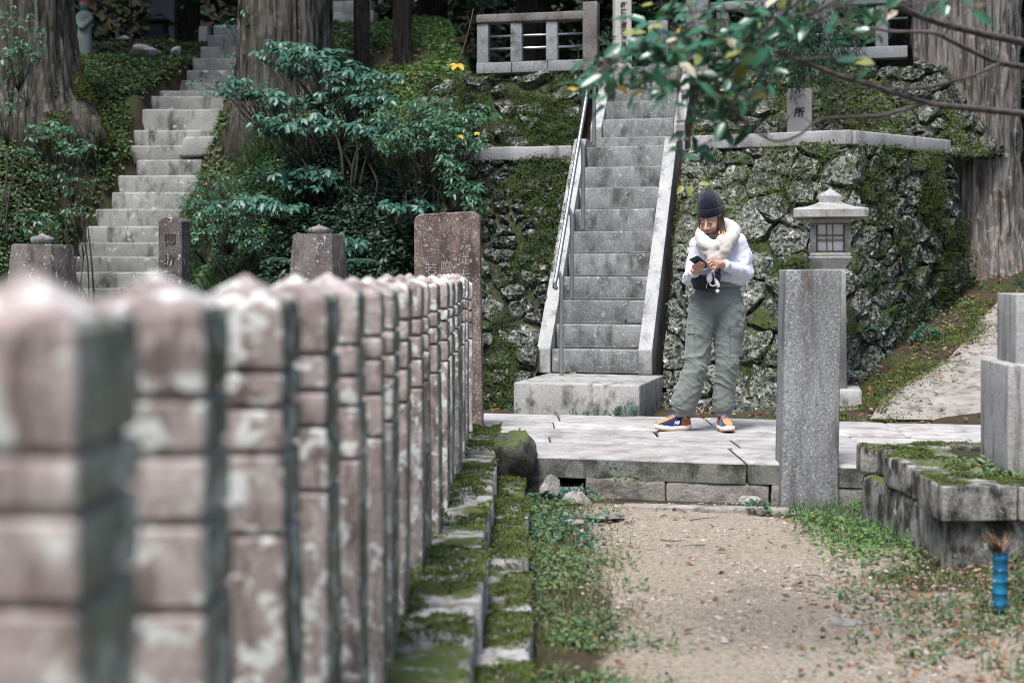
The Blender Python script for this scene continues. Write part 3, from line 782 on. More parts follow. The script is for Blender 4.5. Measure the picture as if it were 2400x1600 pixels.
def stone_wall(name, base, top, size, label, mats, seed=0, gap=.005, proud=.034, aspect=1.35, copings=None, extra=None):
    r = np.random.default_rng(seed)
    base = np.asarray(base, float); top = np.asarray(top, float)
    L = np.linalg.norm(np.diff((base + top) / 2, axis=0), axis=1).sum(); H = np.linalg.norm(top - base, axis=1).mean()
    seg_ = np.linalg.norm(np.diff((base + top) / 2, axis=0), axis=1); cum_ = np.concatenate([[0], np.cumsum(seg_)])
    at2 = lambda P, a: np.stack([np.interp(a, cum_, P[:, k]) for k in range(3)], -1)
    S = lambda a, b: at2(base, a) * (1 - np.asarray(b / H)[..., None]) + at2(top, a) * np.asarray(b / H)[..., None]
    def N(a, b):
        e = .05; du = S(a + e, b) - S(a - e, b); dv = S(a, b + e) - S(a, b - e); return unit(np.cross(du, dv))
    root = thing(name, base[0], label, 'wall')
    # earth core
    aa, bb = np.meshgrid(np.linspace(0, L, 60), np.linspace(0, H, 24), indexing='ij')
    C = S(aa, bb) - N(aa, bb) * .025; C = C + N(aa, bb) * (fbm(C * 5, 3, seed) * .03)[..., None]
    obj('earth_core', C.reshape(-1, 3), quads(60, 24)[:, ::-1], EARTH, root)
    # seeds: best candidate, packed closer near the foot here and there
    pts = []
    nn = int(L * H / (size * size / aspect * .9))
    for i in range(nn):
        best, bd = None, -1
        for c in range(9):
            q_ = np.array([r.uniform(0, L), r.uniform(0, H)])
            if pts:
                D = (np.array(pts) - q_) * np.array([1 / aspect, 1.0]); dd = np.sqrt((D * D).sum(1)).min() * (1 + .6 * vnoise(np.array([[q_[0] * 1.2, q_[1] * 1.2, seed]]), 4)[0])
            else: dd = 9
            if dd > bd: best, bd = q_, dd
        pts.append(best)
    pts = np.array(pts)
    # stretch metric so that cells lie wider than tall
    k_ = np.array([1 / aspect, 1.0])
    for i, (p, poly) in enumerate(voronoi_cells(pts * k_, L / aspect, H)):
        p = p / k_; poly = poly / k_
        c = poly.mean(0); n = 13
        # resample the outline evenly
        E_ = np.concatenate([poly, poly[:1]]); sl = np.linalg.norm(np.diff(E_, axis=0), axis=1); cu = np.concatenate([[0], np.cumsum(sl)])
        if cu[-1] < .16: continue
        t = (np.arange(n) + r.uniform(-.25, .25, n)) / n * cu[-1]
        out = np.stack([np.interp(t % cu[-1], cu, E_[:, 0]), np.interp(t % cu[-1], cu, E_[:, 1])], 1)
        rad = np.linalg.norm(out - c, axis=1, keepdims=True); sz = rad.mean()
        g_ = gap * r.uniform(.5, 1.7)
        out = c + (out - c) * np.maximum(.35, 1 - g_ / rad) * r.uniform(.90, 1.03, (n, 1))
        hgt = proud * r.uniform(.45, 1.45) * min(1, sz / (size * .4)); gr = r.uniform(-.30, .30, 2)
        rings = []
        for sc, dp in ((1.0, -.09), (1.01, .10), (.95, .80), (.74, 1.0), (.38, 1.0)):
            q_ = c + (out - c) * sc + r.normal(0, .012, (n, 2)) * (sc > .3) * (sz / .2)
            h_ = np.where(dp < 0, dp, dp * hgt) + ((q_ - c) @ gr) * (dp > 0) + (r.normal(0, .010, n) * (dp > 0))
            rings.append(S(q_[:, 0], q_[:, 1]) + N(q_[:, 0], q_[:, 1]) * h_[:, None])
        cc = S(c[0:1], c[1:2]) + N(c[0:1], c[1:2]) * (hgt * 1.02)
        V = np.concatenate(rings + [cc]); F = [quads(5, n, wrap=True)[:, ::-1]]
        k = np.arange(n); F.append(np.stack([4 * n + k, 4 * n + (k + 1) % n, np.full(n, 5 * n)], 1))
        V = V + .012 * np.stack([fbm(V * 8 + s_, 2, seed + s_) for s_ in (0, 50, 90)], 1)
        mm = mats[0] if r.random() > extra(c[0] / L, c[1] / H) else mats[1]
        obj('stone', V, F, mm, root, smooth=False)
    root['_'] = 0; del root['_']
    return root, S, N, L, H

wallR, SR, NR, LR, HR = stone_wall('retaining_wall',
    [(1.25, 12.12, .14), (1.55, 11.86, .14), (2.15, 11.68, .14), (2.45, 11.96, .14), (2.90, 11.98, .16), (3.75, 13.25, .58), (4.72, 14.6, 1.2)],
    [(1.66, 13.70, 2.56), (1.93, 13.58, 2.56), (2.42, 13.36, 2.56), (2.72, 13.23, 2.56), (3.12, 13.05, 2.56), (3.72, 13.53, 2.57), (4.30, 14.05, 2.58)], .30,
    'tall lichen-spotted stone retaining wall behind the woman and the stone lantern', (WALLST, WALLST_M), seed=3, aspect=1.25,
    extra=lambda a, b: .12 + .55 * (a > .5) * (b < .8) + .2 * (b > .75))
wallL, SLf, NLf, LL_, HL_ = stone_wall('retaining_wall',
    [(-1.0, 12.45, .14), (.13, 12.16, .14)], [(-.6, 14.40, 2.5), (.64, 14.10, 2.5)], .22,
    'narrow mossy stone retaining wall on the handrail side of the granite stairway', (WALLST, WALLST_M), seed=9, extra=lambda a, b: .75, gap=.03, proud=.05)
wallU, SU, NU, LU, HU = stone_wall('terrace_wall',
    [(-1.3, 15.35, 2.52), (.66, 14.88, 2.52)], [(-1.0, 16.15, 3.55), (.88, 15.72, 3.55)], .34,
    'upper rough stone bank under the stone balustrade, mostly moss', (WALLST, WALLST_M), seed=14, extra=lambda a, b: .7, gap=.06, proud=.07)
wallV, SV, NV, LV, HV = stone_wall('terrace_wall',
    [(1.80, 14.60, 2.52), (4.3, 14.25, 2.52), (5.2, 15.0, 2.6)], [(2.05, 15.35, 3.55), (4.3, 14.85, 3.55), (5.2, 15.6, 3.6)], .30,
    'upper lichened stone wall behind the small inscribed marker stone', (WALLST, WALLST_M), seed=17, extra=lambda a, b: .35, gap=.02)

def coping(root, pts, zt, n, m=G_COPING, hgt=.135, dep=.3):
    P = np.asarray(pts, float)
    for a_, b_ in zip(P[:-1], P[1:]):
        L = np.linalg.norm(b_ - a_); k = max(1, int(round(L / n)))
        for i in range(k):
            p0 = a_ + (b_ - a_) * i / k; p1 = a_ + (b_ - a_) * (i + 1) / k; ang = math.atan2(p1[1] - p0[1], p1[0] - p0[0]); c = (p0 + p1) / 2
            nrm = np.array([math.sin(ang), -math.cos(ang)])
            block('coping_stone', m, (c[0] - nrm[0] * dep * .4, c[1] - nrm[1] * dep * .4, zt - hgt + random.uniform(-.006, .006)), (np.linalg.norm(p1 - p0) - .006, dep, hgt), ang, .014, (6, 1, 1), .006, root)
coping(wallR, [(1.72, 13.66), (3.12, 13.03), (4.3, 14.0)], 2.68, 1.15)
coping(wallL, [(-.62, 14.40), (.60, 14.10)], 2.635, 1.0)

# ------------------------------------------------------------------ balustrades on the upper terrace
def balustrade(root, p0, p1, zb, fr, endposts, dark=True):
    p0 = np.asarray(p0, float); p1 = np.asarray(p1, float); L = np.linalg.norm(p1 - p0); ang = math.atan2(p1[1] - p0[1], p1[0] - p0[0])
    at_ = lambda t: p0 + (p1 - p0) * t
    c = at_(.5)
    n = 3 if L < 1.8 else 4
    for i in range(n):
        q_ = at_((i + .5) / n); block('base_beam', G_BEAM, (q_[0], q_[1], zb), (L / n - .006, .17, .125), ang, .01, (5, 1, 1), .004, root)
    if dark:
        block('top_rail', G_BEAMTOP, (c[0], c[1], zb + .125 + .445), (L, .15, .095), ang, .014, (12, 1, 1), .006, root)
    else:
        block('top_rail', G_BEAM, (c[0], c[1], zb + .125 + .445), (L, .15, .095), ang, .014, (12, 1, 1), .006, root)
    for t in fr:
        q_ = at_(t); block('post', G_BEAM, (q_[0], q_[1], zb + .126), (.13, .11, .443), ang, .01, (1, 1, 3), .004, root)
    for t in endposts:
        q_ = at_(t); block('end_post', G_BEAMTOP, (q_[0], q_[1], zb - .02), (.165, .165, .78), ang, .012, (1, 1, 4), .005, root)
    for z in (.16, .30):
        a_ = at_(.0); b_ = at_(1.0); V, F = tube([[a_[0], a_[1], zb + .125 + z], [b_[0], b_[1], zb + .125 + z]], .013, 10); obj('metal_bar', V, F, STEEL, root)
bal = thing('stone_balustrade', (.3, 15.9, 3.6), 'weathered stone balustrade with two steel bars at the head of the granite stairway, handrail side', 'balustrade')
balustrade(bal, (-.385, 16.02), (.81, 15.76), 3.60, (.055, .37, .70), (1.055,))
bal2 = thing('stone_balustrade', (3.2, 15.2, 3.6), 'stone balustrade with steel bars half hidden behind the overhanging leafy branch', 'balustrade')
balustrade(bal2, (2.02, 15.42), (4.15, 14.92), 3.62, (.12, .37, .63, .88), (-.02,), False)
# ------------------------------------------------------------------ helpers for worked stone
def rsq(h, r, n=4):
    """rounded square outline, half-size h, corner radius r"""
    out = []
    for k, (sx, sy) in enumerate(((1, 1), (-1, 1), (-1, -1), (1, -1))):
        for a in np.linspace(k * np.pi / 2, (k + 1) * np.pi / 2, n):
            out.append((sx * (h - r) + r * math.cos(a), sy * (h - r) + r * math.sin(a)))
    return np.array(out)

def loft(levels, corner=.012, n=4, hx=1.0, hy=1.0, cap=True):
    """levels: (z, half-size[, corner])"""
    rings = []
    for lv in levels:
        h = lv[1]; c = lv[2] if len(lv) > 2 else corner
        o = rsq(h, min(c, h * .98), n); rings.append(np.column_stack([o[:, 0] * hx, o[:, 1] * hy, np.full(len(o), lv[0])]))
    V = np.concatenate(rings); m = 4 * n; F = [quads(len(levels), m, wrap=True)[:, ::-1]]
    if cap:
        V = np.concatenate([V, [[0, 0, levels[0][0]], [0, 0, levels[-1][0]]]]); k = np.arange(m); k2 = (k + 1) % m; o = (len(levels) - 1) * m
        F += [np.stack([k2, k, np.full(m, len(V) - 2)], 1), np.stack([o + k, o + k2, np.full(m, len(V) - 1)], 1)]
    return V, F

_gl = {}
def glyph(ch, bold=0.0):
    if (ch, bold) in _gl: return _gl[(ch, bold)]
    c = bpy.data.curves.new('glyph', 'FONT'); c.body = ch; c.offset = bold; c.resolution_u = 4
    o = bpy.data.objects.new('glyph', c); COL.objects.link(o)
    dg = bpy.context.evaluated_depsgraph_get(); me = bpy.data.meshes.new_from_object(o.evaluated_get(dg))
    V = np.array([v.co[:] for v in me.vertices]); me.calc_loop_triangles()
    F = np.array([t.vertices[:] for t in me.loop_triangles]); 
    bpy.data.objects.remove(o); bpy.data.curves.remove(c); bpy.data.meshes.remove(me)
    lo, hi = V.min(0), V.max(0); V = (V - (lo + hi) / 2) / (hi - lo)[:2].max(); V[:, 2] = 0
    _gl[(ch, bold)] = (V, F); return V, F

def writing(name, m, text, org, right, up, size, pitch, parent, off, bold=.02, sx=1.0, shear=0.0):
    """characters one below the other on a face"""
    right = unit(np.array(right, float)); up = unit(np.array(up, float)); nrm = np.cross(right, up)
    for i, ch in enumerate(text):
        V, F = glyph(ch, bold); c = np.asarray(org, float) - up * pitch * i
        P = c + np.outer((V[:, 0] * sx + V[:, 1] * shear) * size, right) + np.outer(V[:, 1] * size, up) + nrm * off
        obj(name, P, F, m, parent, smooth=False)

def rock(c, r, seed, n=26, rough=.22, flat=None):
    th = np.linspace(0, np.pi, n // 2 + 1); ph = np.linspace(0, 2 * np.pi, n, endpoint=False)
    T, Pp = np.meshgrid(th, ph, indexing='ij')
    D = np.stack([np.sin(T) * np.cos(Pp), np.sin(T) * np.sin(Pp), np.cos(T)], -1).reshape(-1, 3)
    k = 1 + rough * fbm(D * 1.4 + seed * 3.1, 3, seed) * 1.6
    rr = np.random.default_rng(seed)
    for _ in range(14):
        nn = unit(rr.normal(size=3)); dd = rr.uniform(.55, .85); k = np.minimum(k, dd / np.maximum(D @ nn, 1e-3))
    V = D * k[:, None]
    V = V + .02 * np.stack([fbm(V * 7 + s, 2, seed + s) for s in (0, 40, 80)], 1)
    return V * np.asarray(r, float) + np.asarray(c, float), [quads(n // 2 + 1, n, wrap=True)[:, ::-1]]

# ------------------------------------------------------------------ stone fence in the foreground
G_SIDE = G_PINK
fence = thing('stone_fence', (-.45, 5, 0), 'row of carved pinkish stone fence posts with pointed tops on a mossy stone plinth', 'fence')
ctr = [1.335, 1.80, 2.36, 2.85, 3.30, 3.77, 4.15, 4.64, 5.15, 5.49, 6.03, 6.70, 7.22, 7.64, 7.98, 8.45, 8.88, 9.45]
ctr = [.86] + ctr
for i, d in enumerate(ctr):
    r = np.random.default_rng(900 + i); h = .076 + r.uniform(-.003, .003)
    top = 1.374 - (.02 if i == len(ctr) - 1 else 0) + r.uniform(-.006, .006)
    gs = [.157, .222, .297, .413]; gs = [top - g_ + r.uniform(-.010, .010) for g_ in gs][::-1]
    lv = [(.24, h + .002), (.28, h + .002)]
    prev = .28
    for g_ in gs:
        gap_ = g_ - prev
        for f in (.3, .6): lv.append((prev + gap_ * f, h + .002))
        lv += [(g_ - .009, h + .001), (g_ - .006, h - .001), (g_ - .0025, h - .009), (g_ + .0025, h - .009), (g_ + .006, h - .001), (g_ + .009, h + .001)]
        prev = g_ + .009
    sh = top - .040
    lv += [((prev + sh) / 2, h + .003), (sh - .012, h), (sh - .002, h - .005), (sh + .004, h - .014), (sh + .018, h * .5), (sh + .032, h * .2), (top, .004)]
    V, F = loft(lv, .006, 3, hy=1.25)
    V = V + .004 * np.stack([fbm(V * 11 + i * 5 + s, 3, i + s) for s in (0, 33, 66)], 1)
    tx, ty = r.uniform(-.012, .012), r.uniform(-.012, .012)
    V[:, 0] += tx * (V[:, 2] - 1.3); V[:, 1] += ty * (V[:, 2] - 1.3)
    V = rotz(V, r.uniform(-.05, .05)) + np.array([-.400 + .015 * d - .076 - .003, d + .016, 0])
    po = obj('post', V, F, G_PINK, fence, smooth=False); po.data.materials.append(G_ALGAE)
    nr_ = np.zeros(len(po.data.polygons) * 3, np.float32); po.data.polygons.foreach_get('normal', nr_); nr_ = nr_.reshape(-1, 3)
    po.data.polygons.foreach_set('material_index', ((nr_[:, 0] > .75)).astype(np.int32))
y = .3; k = 0
ledge = []
while y < 9.75:
    r = np.random.default_rng(400 + k); L = r.uniform(.34, .62); w_ = .62; z = .285 + r.uniform(-.018, .012)
    xr = -.108 + .003 * (y - 4) + r.uniform(-.012, .012)
    block('plinth_slab', G_BASE, (xr - w_ / 2, y + L / 2, .02), (w_, L - .015, z - .02), 0, .02, (5, 4, 2), .010, fence, seed=400 + k)
    ledge.append((xr - w_, xr, y, y + L, z)); y += L; k += 1
y = .5; ledge2 = []
while y < 8.75:
    r = np.random.default_rng(500 + k); L = r.uniform(.4, .8); z = .115 + r.uniform(-.015, .015); xr = .07 + .006 * (y - 6) + r.uniform(-.012, .012)
    block('kerb_slab', G_BASE, (xr - .115, y + L / 2, -.06), (.23, L - .02, z + .06), 0, .02, (3, 5, 2), .012, fence, seed=500 + k)
    ledge2.append((xr - .22, xr, y, y + L, z)); y += L; k += 1
# moss pads on the plinth
def moss_on(rects, n, thr, seed, hmax=.035, scale=3.2, sz=(.010, .02)):
    r = np.random.default_rng(seed); area = np.array([(b - a) * (d - c) for a, b, c, d, z in rects]); k = r.choice(len(rects), n, p=area / area.sum())
    R_ = np.array(rects)[k]; x = r.uniform(R_[:, 0], R_[:, 1] + .006); y_ = r.uniform(R_[:, 2], R_[:, 3]); P = np.stack([x, y_, R_[:, 4]], 1)
    m = fbm(np.stack([x * scale * 1.3, y_ * scale, np.full(n, seed * 3.3)], 1), 4, seed)
    ok = m > thr; P = P[ok]; m = m[ok]; m2 = np.clip((m - thr) / .25, 0, 1)
    P[:, 2] += hmax * np.sqrt(m2) * (.75 + .25 * fbm(P * 18, 2, seed + 3)) - .008
    n_ = len(P); X = unit(rand_dirs(n_, .25, 1)); 
    return scatter(rhomb_tpl(.38, .2, .1), RH_F, P, X, rand_dirs(n_, -.3, .6), r.uniform(*sz, n_))
V, F = join([moss_on(ledge, 95000, -.10, 4, .05), moss_on(ledge2, 40000, -.12, 5, .04)])
tag(obj('moss', V, F, MOSS, fence), kind='stuff')

# ------------------------------------------------------------------ stones standing behind the fence
def obelisk(px0, px1, pyt, pyc, d, label, seed, ztop_w):
    a_, b_ = W(px0, pyc, d), W(px1, pyc, d); c = (a_ + b_) / 2; zt = a_[2]; zb = terrain(c[0], c[1]) - .05
    w_ = (b_[0] - a_[0]) / 1.18
    t = thing('stone_post', (c[0], c[1] + .1, zb), label, 'stone post', 'tapered stone posts across the paved path')
    h = zt - zb; lv = [(0, w_ / 2 + .115), (h * .3, w_ / 2 + .08), (h * .7, w_ / 2 + .034), (h - .012, w_ / 2 + .001), (h - .004, w_ / 2 - .008), (h, w_ / 2 - .02)]
    V, F = loft(lv, .015); V = V + .006 * np.stack([fbm(V * 6 + seed + s, 3, seed + s) for s in (0, 33, 66)], 1)
    obj('shaft', rotz(V, -.22) + np.array([c[0], c[1] + .1, zb]), F, G_DARKSTELE, t)
    ch = W(0, pyt, d)[2] - zt; rr = w_ * .27
    V, F = lathe([(0.001, -.005), (rr * .86, -.005), (rr * .95, ch * .12), (rr, ch * .35), (rr * .97, ch * .55), (rr * .6, ch * .72), (rr * .18, ch * .85), (.001, ch)], 20, (c[0], c[1] + .1, zt))
    obj('knob_cap', V, F, G_ROCK, t)
obelisk(30, 152, 545, 572, 12.2, 'tapered dark stone post with knob cap at the foot of the old steps', 3, .4)
obelisk(688, 800, 524, 548, 12.4, 'tapered speckled stone post with knob cap under the leafy shrub', 8, .4)

a_, b_ = W(356, 520, 12.6), W(418, 520, 12.6)
zb = .18; wS = b_[0] - a_[0]; c = np.array([(a_[0] + b_[0]) / 2 + .02, 12.7, zb]); hS = W(0, 508, 12.6)[2] - zb
ms = thing('inscribed_stone', c, 'narrow dark round-topped stone with carved characters in front of the old steps', 'stone marker')
n = 11; arch = [(-wS / 2, 0), (-wS / 2, hS - .045)] + [(-wS / 2 * math.cos(t), hS - .045 + .045 * math.sin(t)) for t in np.linspace(.1, math.pi - .1, n)] + [(wS / 2, hS - .045), (wS / 2, 0)]
rotS = -.28
prism('slab', G_DARKSTELE, (0, 0, 0), [(p[0], p[1]) for p in arch], 0, .16, ms, .008,
      um=np.array([math.sin(-rotS) , math.cos(rotS), 0]) * np.array([-1 if False else 1, 1, 1]), vm=np.array([math.cos(rotS), math.sin(rotS), 0]))
o_ = ms.children[0]; o_.data.transform(Matrix.Translation(Vector(c)))
rightS = np.array([math.cos(rotS), math.sin(rotS), 0]); nS = np.cross(rightS, [0, 0, 1])
for m_, off, bd in ((CARVE, .0035, .05), (CARVE_D, .005, .005)):
    writing('carved_character', m_, '御折石', c + np.array([0, 0, hS - .20]), rightS, (0, 0, 1), .115, .175, ms, off, bd)
CARVE_B = plain('carved_brown', (.30, .265, .24), .95, var=.5, vscale=90)
# tall brown stele at the end of the fence
wB, hB = .475, 1.60; cB = np.array([-.47, 10.25, .22])
st = thing('inscribed_stone', cB, 'broad reddish-brown upright stone slab with worn carved columns at the fence end', 'stone marker')
rc = .055
arch = [(-wB / 2, 0)] + [(-wB / 2 + rc - rc * math.cos(t), hB - rc + rc * math.sin(t) - .02) for t in np.linspace(0, math.pi / 2, 6)] + [(wB / 2 - rc + rc * math.sin(t), hB - rc + rc * math.cos(t)) for t in np.linspace(0, math.pi / 2, 6)] + [(wB / 2 + .02, 0)]
prism('slab', G_BROWN, cB, arch, -.0, .15, st, .01, um=np.array([.05, 1, 0]), vm=np.array([1, -.05, 0]))
for txt, xo, zo in (('従大宮', .12, hB - .345), ('贈正五', -.005, hB - .40), ('若其山', -.115, hB - .415)):
    for m_, off, bd in ((CARVE_B, .003, .0),):
        writing('carved_character', m_, txt, cB + np.array([xo, -.05 * xo, zo]), (1, -.05, 0), (0, 0, 1), .085, .12, st, off, bd)
# notes carved lower are hidden by the fence

# ------------------------------------------------------------------ granite pillar in front of the way
cP = np.array([1.757, 8.45, -.03])
gp = thing('granite_pillar', cP, 'plain speckled grey granite pillar standing in grass before the paved path', 'pillar')
V, F = rbox(.328, .26, 1.425, .010, (6, 4, 14), .002, 8, 5)
V[:, 0] += .018 * (V[:, 2] - .7); V[:, 0] *= 1 - .015 * (V[:, 2] - .7)
obj('shaft', rotz(V, -.02) + cP, F, G_PILLAR, gp)

# ------------------------------------------------------------------ stone lantern
cL = np.array([(1945 - CX) * 11.72 / FPX, 11.72, .2]); rl = -.19
zL = lambda py: EYE - (py - HY) * 11.72 / FPX
ln = thing('stone_lantern', cL, 'square granite lantern with papered lattice window behind the granite pillar', 'lantern')
def lput(name, lv, m, corner=.008, parent=ln, n=4):
    V, F = loft(lv, corner, n); return obj(name, rotz(V, rl) + np.array([cL[0], cL[1], 0]), F, m, parent)
lput('foot', [(.16, .235), (.19, .245), (zL(912), .245), (zL(907), .235)], G_WEATHER, .015)
lput('shaft', [(zL(907) - .02, .13), (zL(640), .125), (zL(630), .125)], G_LANTERN)
lput('corbel', [(zL(634), .118), (zL(628), .122), (zL(606), .170), (zL(602), .175)], G_LANTERN)
fb0, fb1 = zL(604), zL(508)
# fire box: four corner piers, sill and lintel so that the window is a real opening
hb = .163
fbx = lput('sill', [(fb0, hb), (fb0 + .035, hb), (fb0 + .04, hb - .004)], G_LANTERN)
lput('lintel', [(fb1 - .055, hb - .002), (fb1, hb - .002)], G_LANTERN)
for sx in (-1, 1):
    for sy in (-1, 1):
        V, F = loft([(fb0 + .041, .024), (fb1 - .056, .024)], .004); V[:, 0] += sx * (hb - .026); V[:, 1] += sy * (hb - .026)
        obj('corner_pier', rotz(V, rl) + np.array([cL[0], cL[1], 0]), F, G_LANTERN, ln)
WOOD = plain('lattice_wood', (0.22, 0.15, 0.085), 0.7, var=0.35, vscale=60); PAPER = plain('window_paper', (0.66, 0.68, 0.70), 0.6, var=0.08, vscale=8)
for ang in (0, math.pi / 2, math.pi, -math.pi / 2):
    def fput(name, x0, x1, z0, z1, yy, th, m, par=ln):
        V, F = rbox(x1 - x0, th, z1 - z0, .002); V = V + np.array([(x0 + x1) / 2, yy, z0])
        return obj(name, rotz(rotz(V, ang), rl) + np.array([cL[0], cL[1], 0]), F, m, par)
    z0, z1 = fb0 + .042, fb1 - .057; hw = .112
    win = fput('window_paper', -hw, hw, z0, z1, -.112, .004, PAPER)
    for x0, x1 in ((-hw, -hw + .012), (hw - .012, hw), (-.034, -.024), (.014, .024)): fput('lattice_bar', x0, x1, z0, z1, -.121, .012, WOOD, win)
    for zz in (z0 + .012, z1 - .006, (z0 * .58 + z1 * .42), (z0 * .42 + z1 * .58)): fput('lattice_bar', -hw, hw, zz - .006, zz + .006, -.1235, .013, WOOD, win)
re = .298
V, F = loft([(zL(508), .15), (zL(515), re - .03), (zL(514), re - .004), (zL(497), re), (zL(494), re - .012), (zL(486), .19), (zL(479), .115), (zL(475), .095)], .006)
V[:, 2] += .012 * np.clip((np.abs(V[:, 0]) * np.abs(V[:, 1])) / (re * re), 0, 1) * (V[:, 2] < zL(490))
obj('roof', rotz(V, rl) + np.array([cL[0], cL[1], 0]), F, G_LANTERN, ln, smooth=False)
V, F = loft([(zL(477), .088), (zL(461), .092), (zL(459), .090), (zL(450), .04), (zL(442), .004)], .005)
obj('finial', rotz(V, rl) + np.array([cL[0], cL[1], 0]), F, G_LANTERN, ln, smooth=False)

# ------------------------------------------------------------------ grave platform at the right
pf = thing('grave_platform', (2.5, 6.9, 0), 'low mossy stone block platform under the plain grave stones', 'platform')
y = 6.27; k = 0
for L in (.36, .30, .42, .48):
    off = (.0, .035, -.015, .03)[k]
    block('edge_block', G_PLAT, (1.89 + off + .06 * k * .4 + .17, y + L / 2, .285), (.34, L - .008, .155 - .012 * (k % 2)), .03, .010, (5, 6, 3), .012, pf, seed=610 + k)
    y += L; k += 1
x = 2.232
for L in (.28, .62, .7):
    block('edge_block', G_PLAT, (x + L / 2 + .004, 6.27 + .16, .285), (L - .008, .32, .15), .0, .010, (6, 5, 3), .012, pf, seed=630 + k); x += L; k += 1
block('footing', G_PLAT, (2.74, 7.08, -.1), (1.62, 1.5, .382), .02, .03, (8, 8, 3), .018, pf, seed=640, nscale=3)
x = 1.98
block('back_edge_block', G_PLAT, (2.55, 7.78, .285), (1.3, .14, .15), -.03, .014, (6, 2, 1), .008, pf, seed=650)
# soil bed inside the edging
nx = 26; ax_, ay_ = np.meshgrid(np.linspace(2.2, 3.5, nx), np.linspace(6.5, 7.72, nx), indexing='ij'); BV = np.stack([ax_, ay_, .405 + .02 * fbm(np.stack([ax_ * 4, ay_ * 4, ax_ * 0], -1), 3, 8)], -1).reshape(-1, 3)
obj('soil_bed', BV, quads(nx, nx)[:, ::-1], EARTH, pf)
gs1 = thing('grave_pedestal', (2.7, 6.9, .4), 'big plain grey granite block standing on the mossy platform', 'grave stone')
V, F = rbox(.86, .50, .545, .008, (4, 3, 4), .002, 5, 3); obj('block', rotz(V, -.07) + np.array([2.775, 6.90, .40]), F, G_GRAVE, gs1)
gs2 = thing('grave_stone', (2.8, 6.95, .94), 'smaller grey stone block set on top of the big grave block', 'grave stone')
V, F = rbox(.62, .34, .335, .006, (3, 3, 3), .002, 5, 4); obj('block', rotz(V, -.07) + np.array([2.725, 6.93, .941]), F, G_GRAVE, gs2)

V, F = moss_on([(1.9, 2.2, 6.3, 7.8, .437), (2.2, 3.5, 6.28, 6.55, .432), (1.95, 3.1, 7.72, 7.84, .43)], 34000, -.02, 12, .03, 4.0)
tag(obj('moss', V, F, MOSS, pf), kind='stuff')
# blue flower tube
cV = np.array([1.905, 5.56, float(terrain(1.905, 5.56)) - .01]); M = Mat('blue_enamel')
bl = M.mix(M.ramp(M.noise(14, 5), (0.4, 0.0), (0.6, 1.0)), (0.006, 0.085, 0.17), (0.012, 0.15, 0.27))
bl = M.mix(M.ramp(M.noise(26, 5, rough=.7), (0.62, 0.0), (0.66, 0.9)), bl, (0.42, 0.40, 0.30)); BLUE = M.done(bl, 0.45, spec=0.4)
vz = thing('flower_tube', cV, 'blue ringed flower tube holding dried stalks before the mossy platform', 'flower vase')
r0 = .0285; pr = [(0.001, 0), (r0, 0)]
for z in (.045, .09, .135, .18, .225): pr += [(r0, z - .008), (r0 + .0022, z - .004), (r0 + .0022, z + .001), (r0, z + .004)]
pr += [(r0, .245), (r0 + .002, .25), (r0 - .004, .25), (r0 - .004, .18), (.001, .18)]
V, F = lathe(pr, 22); V[:, 0] += .02 * V[:, 2]; obj('tube', V + cV, F, BLUE, vz)
r = np.random.default_rng(3); n = 90; P = cV + np.array([.005, 0, .2]) + np.stack([r.uniform(-.018, .018, n), r.uniform(-.018, .018, n), np.zeros(n)], 1)
Zd = unit(np.stack([r.normal(-.28, .33, n), r.normal(0, .35, n), np.full(n, 1.0)], 1)); X_ = np.stack([Zd[:, 0], Zd[:, 1], np.zeros(n)], 1) + 1e-3
V, F = scatter(blade_tpl(.06, .6), BL_F, P, X_, Zd, r.uniform(.07, .15, n)); obj('dried_stalks', V, F, plain('dry_stalk', (0.17, 0.085, 0.04), .8, var=.6, vscale=60), vz)
n = 26; P = cV + np.array([-.005, 0, .225]) + np.zeros((n, 3)); Zd = unit(np.stack([r.normal(-.75, .2, n), r.normal(0, .3, n), r.uniform(-.1, .7, n)], 1)); X_ = np.stack([Zd[:, 0], Zd[:, 1], -np.ones(n) * .5], 1)
V, F = scatter(blade_tpl(.09, .4), BL_F, P, X_, Zd, r.uniform(.05, .10, n)); obj('green_sprig', V, F, LEAF_GREEN, vz)

# ------------------------------------------------------------------ loose stones
def put_rock(px, py, d, r, seed, label, m=G_ROCK, name='rock', sink=.3):
    c = W(px, py, d); c[2] = max(c[2], 0); V, F = rock(c, r, seed)
    return tag(obj(name, V, F, m, smooth=False), label, 'rock')
c = np.array([.0, 8.78, .17]); V, F = rock(c, (.19, .24, .25), 5, 44, .2)
tag(obj('boulder', V, F, stone_mat('boulder_mossy', (0.05, 0.05, 0.04), (0.12, 0.11, 0.09), .2, 60, ((0.015, 0.016, 0.012), .7), (6, 6, 6), ((.3, .3, .26), .1, 10), moss=.72)), 'dark mossy boulder between the fence end and the kerb of the path', 'boulder')
put_rock(1288, 1148, 8.52, (.075, .09, .085), 21, 'angular cracked pale stone beside the mossy kerb slabs')
put_rock(1350, 1172, 8.38, (.085, .08, .06), 22, 'small squarish pale rock at the foot of the path kerb')
put_rock(1340, 1225, 7.75, (.10, .06, .022), 23, 'flat pale stone lying at the grassy edge of the gravel')
put_rock(1755, 1172, 8.35, (.075, .06, .045), 24, 'pointed sandy rock near the foot of the granite pillar')
put_rock(1975, 1458, 5.6, (.085, .055, .016), 25, 'flat pale stone among weeds on the lower gravel')
put_rock(1420, 1208, 7.9, (.16, .10, .012), 26, 'thin pale slab sunk in the gravel by the squarish rock')
put_rock(335, 122, 21.0, (.30, .16, .12), 31, 'long pale rock lying on the leafy bank above the old steps', G_EDGE)
put_rock(412, 120, 21.2, (.10, .09, .10), 32, 'short pale rock beside the long one on the leafy bank', G_EDGE)
